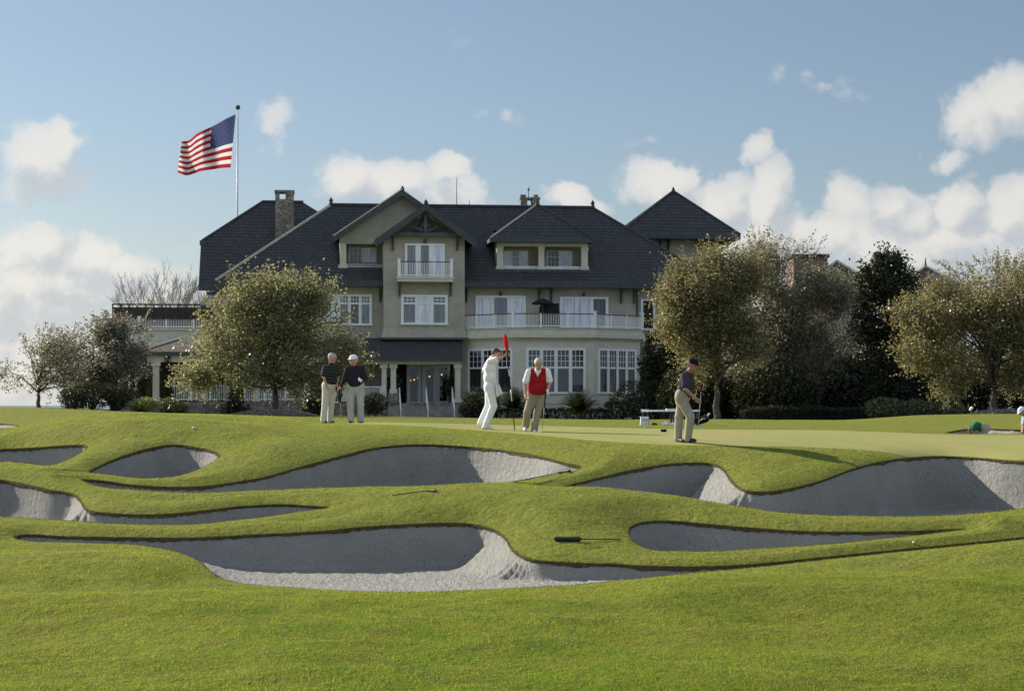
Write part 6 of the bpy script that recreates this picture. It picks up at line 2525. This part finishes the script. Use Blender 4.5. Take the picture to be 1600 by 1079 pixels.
# towel tucked at the caddie's waist
S43 = 43.0 / F
N1, N2 = 10, 14
Vt = []
for j in range(N2 + 1):
    t = j / N2
    for i in range(N1 + 1):
        s = i / N1
        x = 773.4 + (3.2 + 5.5 * t) * (s - .25) + 5.2 * t + math.sin(s * 9) * .35
        y = 591.5 + 26 * t + (s - .5) * 5 * t * (-1)
        Vt.append(P3(x, y, 44.2 - .215 + .03 * math.sin(s * 11 + t * 2) - .05 * t))
Fq = [(j * (N1 + 1) + i, j * (N1 + 1) + i + 1, (j + 1) * (N1 + 1) + i + 1, (j + 1) * (N1 + 1) + i) for j in range(N2) for i in range(N1)]
o = put('towel', np_mesh('towel', [tuple(v) for v in Vt], Fq, True), None, M_wcloth)
so = o.modifiers.new('cloth thickness', 'SOLIDIFY')
so.thickness = .012
tag(o, 'white towel hanging from the waist of the caddie', 'towel')

# flagstick
M_redflag = leafmat('red_flag_cloth', (.62, .012, .02), (.70, .015, .025), (.85, .02, .03), gloss=.02, tfac=.45)
fa, fb_ = P3(789.5, 521.5, 44.15), gp_(804.2, 44.1)
fs = empty('flagstick', tuple(fb_))
tag(fs, 'golf flagstick with a furled red flag held up by the caddie', 'flagstick')
dv = fa - fb_
q = MB()
q.tube([(0, 0, 0), tuple(dv)], .011, 8)
q.build('pole', M_black, fs, True)
for t0, t1 in ((.30, .42), (.56, .63)):
    q = MB()
    q.tube([tuple(dv * t0), tuple(dv * t1)], .0125, 8)
    q.build('pole_band', M_white, fs, True)
Vf = []
n1, n2 = 12, 26
for j in range(n1 + 1):
    for i in range(n2 + 1):
        t = j / n1
        a = i / n2
        pr = math.sin(math.pi * min(t * 1.15, 1) ** .8) * .062 + .012
        ang = a * 2 * math.pi * 1.6
        rad = pr * (.25 + .75 * a) * (1 + .18 * math.sin(a * 19))
        c = dv * (1.0 - .235 * t)
        Vf.append((c.x + rad * math.cos(ang) * .9 + .012 * t, c.y + rad * math.sin(ang) * .8, c.z))
Ff = [(j * (n2 + 1) + i, j * (n2 + 1) + i + 1, (j + 1) * (n2 + 1) + i + 1, (j + 1) * (n2 + 1) + i) for j in range(n1) for i in range(n2)]
put('flag', np_mesh('flag', Vf, Ff, True), fs, M_redflag)

# ------------------------------------------------------------------ rakes, bench, balls
M_rake = mat('black_plastic', (.018, .018, .020), (.012, .012, .014), 9, .5, .4)


def rake(label, h0_, h1_, e_, lift=.04, end=None, hr=.035):
    """head from h0_ to h1_ (pixels on the ground), handle on to e_"""
    a, b, c = at(*h0_), at(*h1_), at(*e_)
    z = Vector((0, 0, lift))
    a, b, c = a + z, b + z, c + Vector((0, 0, .02))
    m_ = (a + b) / 2
    r = empty('bunker_rake', tuple(m_))
    tag(r, label, 'rake', 'rakes left by the bunkers')
    q = MB()
    d = (b - a)
    sdv = d.normalized().cross(Vector((0, 0, 1))) * .03
    q.tube([tuple(a - m_), tuple(a + d * .04 - m_), tuple(b - d * .04 - m_), tuple(b - m_)], [hr * .8, hr, hr, hr * .8], 8)
    nt = 9
    for i in range(nt):
        p = a - m_ + d * (i + .5) / nt
        q.tube([tuple(p), tuple(p + sdv * 1.2 - Vector((0, 0, lift * .8)))], [.008, .004], 5)
    q.build('rake_head', M_rake, r)
    q = MB()
    st = b if (c - b).length < (c - a).length else a
    q.tube([tuple(st - d * 0 - m_), tuple(st.lerp(c, .08) - m_), tuple(c - m_)], [.014, .008, .008], 7)
    q.build('handle', M_rake, r)
    return r


rake('rake with a thick black head lying on the grass nose beside the small right bunker', (866, 846), (907, 846), (971, 844.5))
rake('rake with a small black head lying on the ridge between the left and middle bunkers', (670, 768), (681, 768.5), (613, 776), hr=.026, lift=.02)
rk = rake('rake with a black head at the right end of the long middle bunker', (872, 740), (890, 738.5), (803, 754.5), end=1, hr=.03)
M_ball = mat('golf_ball', (.82, .82, .80), None, 30, .35, .5, .2, 200)
M_ballp = mat('orange_ball', (.80, .55, .40), None, 30, .35, .5)


def ball(label, px, py, r=.0214, m=None, name='golf_ball'):
    p = at(px, py)
    q = MB()
    q.sphere((0, 0, 0), r, 14, 10)
    o = q.build(name, m or M_ball, None, True)
    o.location = p + Vector((0, 0, r * .9))
    tag(o, label, 'ball')


ball('white golf ball on the left mound above the oval bunker', 302, 670, .024)
ball('pale orange golf ball on the strip of grass under the small right bunker', 1428, 851, .024, M_ballp)

# small black marker on the green
p = at(1037, 674.5)
q = MB()
q.box(-.065, .065, -.03, .03, 0, .05)
q.tube([(-.065, 0, .03), (.065, 0, .03)], .034, 8)
o = q.build('club_cover', M_black)
o.location = p
tag(o, 'small black club cover lying on the green left of the bending golfer', 'club cover')

# white bench beyond the green
YB = 60.0
SB = YB / F
bx = (1046 - HX) * SB
zb = ground(bx, YB)
bench = empty('bench', (bx, YB, zb))
tag(bench, 'long low white topped bench on the fringe behind the bending golfer', 'bench')
X = lambda px: (px - HX) * SB - bx
Zb = lambda py: -(py - HY) * SB - zb
top = Zb(640)
q = MB()
q.box(X(1002), X(1093), -.2, .2, top - .055, top)
q.box(X(1041), X(1058), -.205, .205, top - .05, top + .035)
q.box(X(1002), X(1013), -.205, .205, top - .06, top + .012)
q.build('seat', M_white, bench)
M_purple = mat('dark_purple_metal', (.030, .018, .055), (.02, .014, .04), 9, .5, .4)
for a in (1004.5, 1012, 1048, 1053, 1085, 1090):
    q = MB()
    q.tube([(X(a), .12, top - .05), (X(a) + (.02 if a < 1050 else -.02), .14, -.06)], .020, 6)
    q.tube([(X(a), -.12, top - .05), (X(a) + (.02 if a < 1050 else -.02), -.14, -.06)], .020, 6)
    q.tube([(X(a), -.12, top - .12), (X(a), .12, top - .12)], .014, 6)
    q.build('leg', M_purple, bench)


def bbox_obj(name, label, cat, pxa, pxb, pya, dy0, dy1, m, taper=.02, parent=None):
    x0, x1 = (pxa - HX) * SB, (pxb - HX) * SB
    xc = (x0 + x1) / 2
    z = ground(xc, YB + (dy0 + dy1) / 2)
    h = -(pya - HY) * SB - z
    w = (x1 - x0) / 2
    r = empty(name, (xc, YB + (dy0 + dy1) / 2, z))
    tag(r, label, cat)
    d = (dy1 - dy0) / 2
    q = MB()
    v = [(-w - taper, -d, -.02), (w, -d, -.02), (w, d, -.02), (-w - taper, d, -.02), (-w, -d, h * .86), (w, -d, h * .86), (w, d, h * .86), (-w, d, h * .86)]
    q.mesh(v, [(0, 3, 2, 1), (4, 5, 6, 7), (0, 1, 5, 4), (1, 2, 6, 5), (2, 3, 7, 6), (3, 0, 4, 7)])
    q.build('body', m, r)
    q = MB()
    q.box(-w - .012, w + .012, -d - .012, d + .012, h * .862, h)
    q.build('lid', M_white, r)
    q = MB()
    q.tube([(-w * .7, -d - .02, h * .7), (-w * .7, -d - .04, h * .6), (w * .7, -d - .04, h * .6), (w * .7, -d - .02, h * .7)], .008, 5)
    q.build('handle', M_rake, r)
    return r


M_cooler = mat('pale_cooler', (.66, .70, .74), (.58, .62, .66), 6, .5, .4)
bbox_obj('cooler', 'pale white cooler box under the left end of the white bench', 'cooler', 999.6, 1011.5, 650.5, -.55, -.30, M_cooler)


def heap(name, label, cat, px, py, Y, r, m, sc=(1, .7, .7), par=None, lumps=4):
    S = Y / F
    x = (px - HX) * S
    z = ground(x, Y)
    P = [((0, 0, r * .3), (0.01, 0, r * .3), r * .7, r * .6, .03)]
    for i in range(lumps):
        a = i * 2.4
        P.append(((math.cos(a) * r * .6 * sc[0], math.sin(a) * r * .5, r * .25), (math.cos(a) * r * .95 * sc[0], math.sin(a) * r * .8, r * .15 + .03 * (i % 2)), r * .4, r * .28, .03))
    v, f = surface([tuple(map(lambda t: np.array(t, float) if isinstance(t, tuple) else t, p)) for p in P], .012)
    o = put(name, np_mesh(name, v, f, True), None, m)
    o.location = (x, Y, z)
    tag(o, label, cat)
    return o


heap('cloth_bundle', 'crumpled white cloth under the middle of the white bench', 'cloth', 1040, 661, 59.5, .12, M_wcloth)
heap('cloth_bundle', 'crumpled white cloth just left of the bending golfer, under the bench', 'cloth', 1052, 661, 59.4, .10, M_wcloth, lumps=5)
M_brownf = mat('brown_fabric', (.09, .045, .03), (.06, .03, .022), 9, .9)
hp = heap('club_cover', 'small brown club cover on the grass between the cooler and the white cloth', 'club cover', 1022, 659, 59.8, .085, M_brownf, lumps=3)
# golf bag on its side at the right end of the bench
bg_ = empty('golf_bag', ((1094 - HX) * SB, 59.6, ground((1094 - HX) * SB, 59.6)))
tag(bg_, 'dark golf bag lying behind the putter at the right end of the bench', 'golf bag')
q = MB()
q.tube([(-.16, .1, .10), (-.10, .06, .13), (.10, -.02, .20), (.16, -.05, .24)], [.09, .11, .12, .115], 12)
q.build('bag_body', M_black, bg_, True)
q = MB()
q.tube([(.15, -.045, .235), (.175, -.055, .25)], [.122, .122], 12)
q.build('rim', M_plum, bg_, True)
for i, (dx, dy) in enumerate(((.02, .02), (-.02, -.02), (.03, -.04))):
    q = MB()
    e = (.22 + dx, -.06 + dy * .5, .34 + dy)
    q.tube([(.16, -.05 + dy * .3, .24 + dy), e], .008, 5)
    q.sphere(e, .032, 8, 6, (1, .8, 1.2))
    q.build('club_head', (M_steel, M_wcloth, M_black)[i], bg_, True)
q = MB()
q.tube([(-.1, -.06, .1), (0, -.16, .2), (.1, -.14, .22)], .014, 6)
q.build('strap', M_shoew, bg_)
# small white fixture on the right mound
YM = 84.0
p = at(1517.5, 648)
mk = empty('yard_light', tuple(p))
tag(mk, 'small white capped fixture on a short dark post on the right mound', 'marker')
Sm = p.y / F
q = MB()
q.tube([(0, 0, -.05), (.01, 0, 8 * Sm)], .022, 6)
q.build('post', M_trim, mk)
q = MB()
q.tube([(-.07, 0, 6.5 * Sm), (0, 0, 10 * Sm), (.06, 0, 12.5 * Sm)], [.03, .07, .045], 8)
q.build('hood', M_white, mk, True)

# ------------------------------------------------------------------ national flag on its pole behind the roof
YF = 156.0
pole = empty('flagpole', tuple(P3(369.2, 640, YF)))
tag(pole, 'tall white flagpole rising behind the left roof', 'flagpole')
b_ = Vector(pole.location)
top_ = P3(371.6, 171, YF) - b_
q = MB()
q.tube([(0, 0, 0), tuple(top_ * .5), tuple(top_)], [.085, .075, .05], 10)
q.build('pole', mat('pole_paint', (.42, .44, .48), None, 3, .4, .5), pole, True)
q = MB()
q.sphere(tuple(top_ + Vector((0, 0, .16))), .20, 12, 8)
q.build('ball', M_rib, pole, True)

M_fr = leafmat('flag_red', (.30, .022, .034), (.32, .024, .036), (.38, .028, .045), gloss=.0, tfac=.5)
M_fw = leafmat('flag_white', (.70, .70, .71), (.72, .72, .73), (.72, .71, .70), gloss=.0, tfac=.5)
M_fb = leafmat('flag_blue', (.045, .055, .14), (.047, .057, .145), (.07, .08, .18), gloss=.0, tfac=.5)


def curve(P, t):
    P = np.array(P, float)
    s = t * (len(P) - 1)
    i = min(int(s), len(P) - 2)
    f_ = s - i
    p0, p1, p2, p3 = P[max(i - 1, 0)], P[i], P[i + 1], P[min(i + 2, len(P) - 1)]
    return .5 * (2 * p1 + (p2 - p0) * f_ + (2 * p0 - 5 * p1 + 4 * p2 - p3) * f_ ** 2 + (3 * p1 - p0 - 3 * p2 + p3) * f_ ** 3)


TOPE = [(368.4, 178.5), (353, 186), (337, 195), (322, 202), (308, 209), (296, 219), (284, 221)]
BOTE = [(360.2, 262), (347, 262.5), (334, 264.5), (313, 267.5), (303, 271), (292, 274), (278.2, 269.5)]


def flagpt(s, t, off=0.0):
    """s along the fly, t down the hoist"""
    a, b = curve(TOPE, s), curve(BOTE, s)
    c = a * (1 - t) + b * t
    dy = .62 * math.sin(s * 13 + t * 2.4) * min(1, s * 2) + .35 * math.sin(s * 5 - t * 3) * s - 1.3 * s
    wob = 2.2 * math.sin(s * 10 + t * 2.2) * s
    return P3(c[0] + wob * .5 * (t - .1), c[1] + wob * .55 * (1 - t) * t * 2, YF + dy + off)


NS, NTt = 60, 39
Vf = [tuple(flagpt(i / NS, j / NTt)) for j in range(NTt + 1) for i in range(NS + 1)]
Ff, mi = [], []
for j in range(NTt):
    for i in range(NS):
        Ff.append((j * (NS + 1) + i, j * (NS + 1) + i + 1, (j + 1) * (NS + 1) + i + 1, (j + 1) * (NS + 1) + i))
        st = j // 3
        mi.append(2 if (i < NS * .40 and st < 7) else (0 if st % 2 == 0 else 1))
o = put('flag', np_mesh('flag', Vf, Ff, True, mi), None, [M_fr, M_fw, M_fb])
tag(o, 'large striped flag with a starred blue canton flying from the flagpole', 'flag')
for r_ in range(9):
    n_ = 6 if r_ % 2 == 0 else 5
    for k in range(n_):
        s = .40 * ((k + .5) / 6 if n_ == 6 else (k + 1) / 6)
        t = (7 / 13) * (r_ + .8) / 9.6
        for sg in (-1, 1):
            pts = []
            for m_i in range(10):
                a = math.pi / 2 + m_i * math.pi / 5
                rr = (.0135 if m_i % 2 == 0 else .0062)
                pts.append(tuple(flagpt(s + rr * .62 * math.cos(a), t - rr * 1.15 * math.sin(a), .02 * sg)))
            if 'STAR' not in globals() or STAR is None:
                STAR = MB()
            STAR.poly(pts)
STAR.build('stars', M_fw, o)
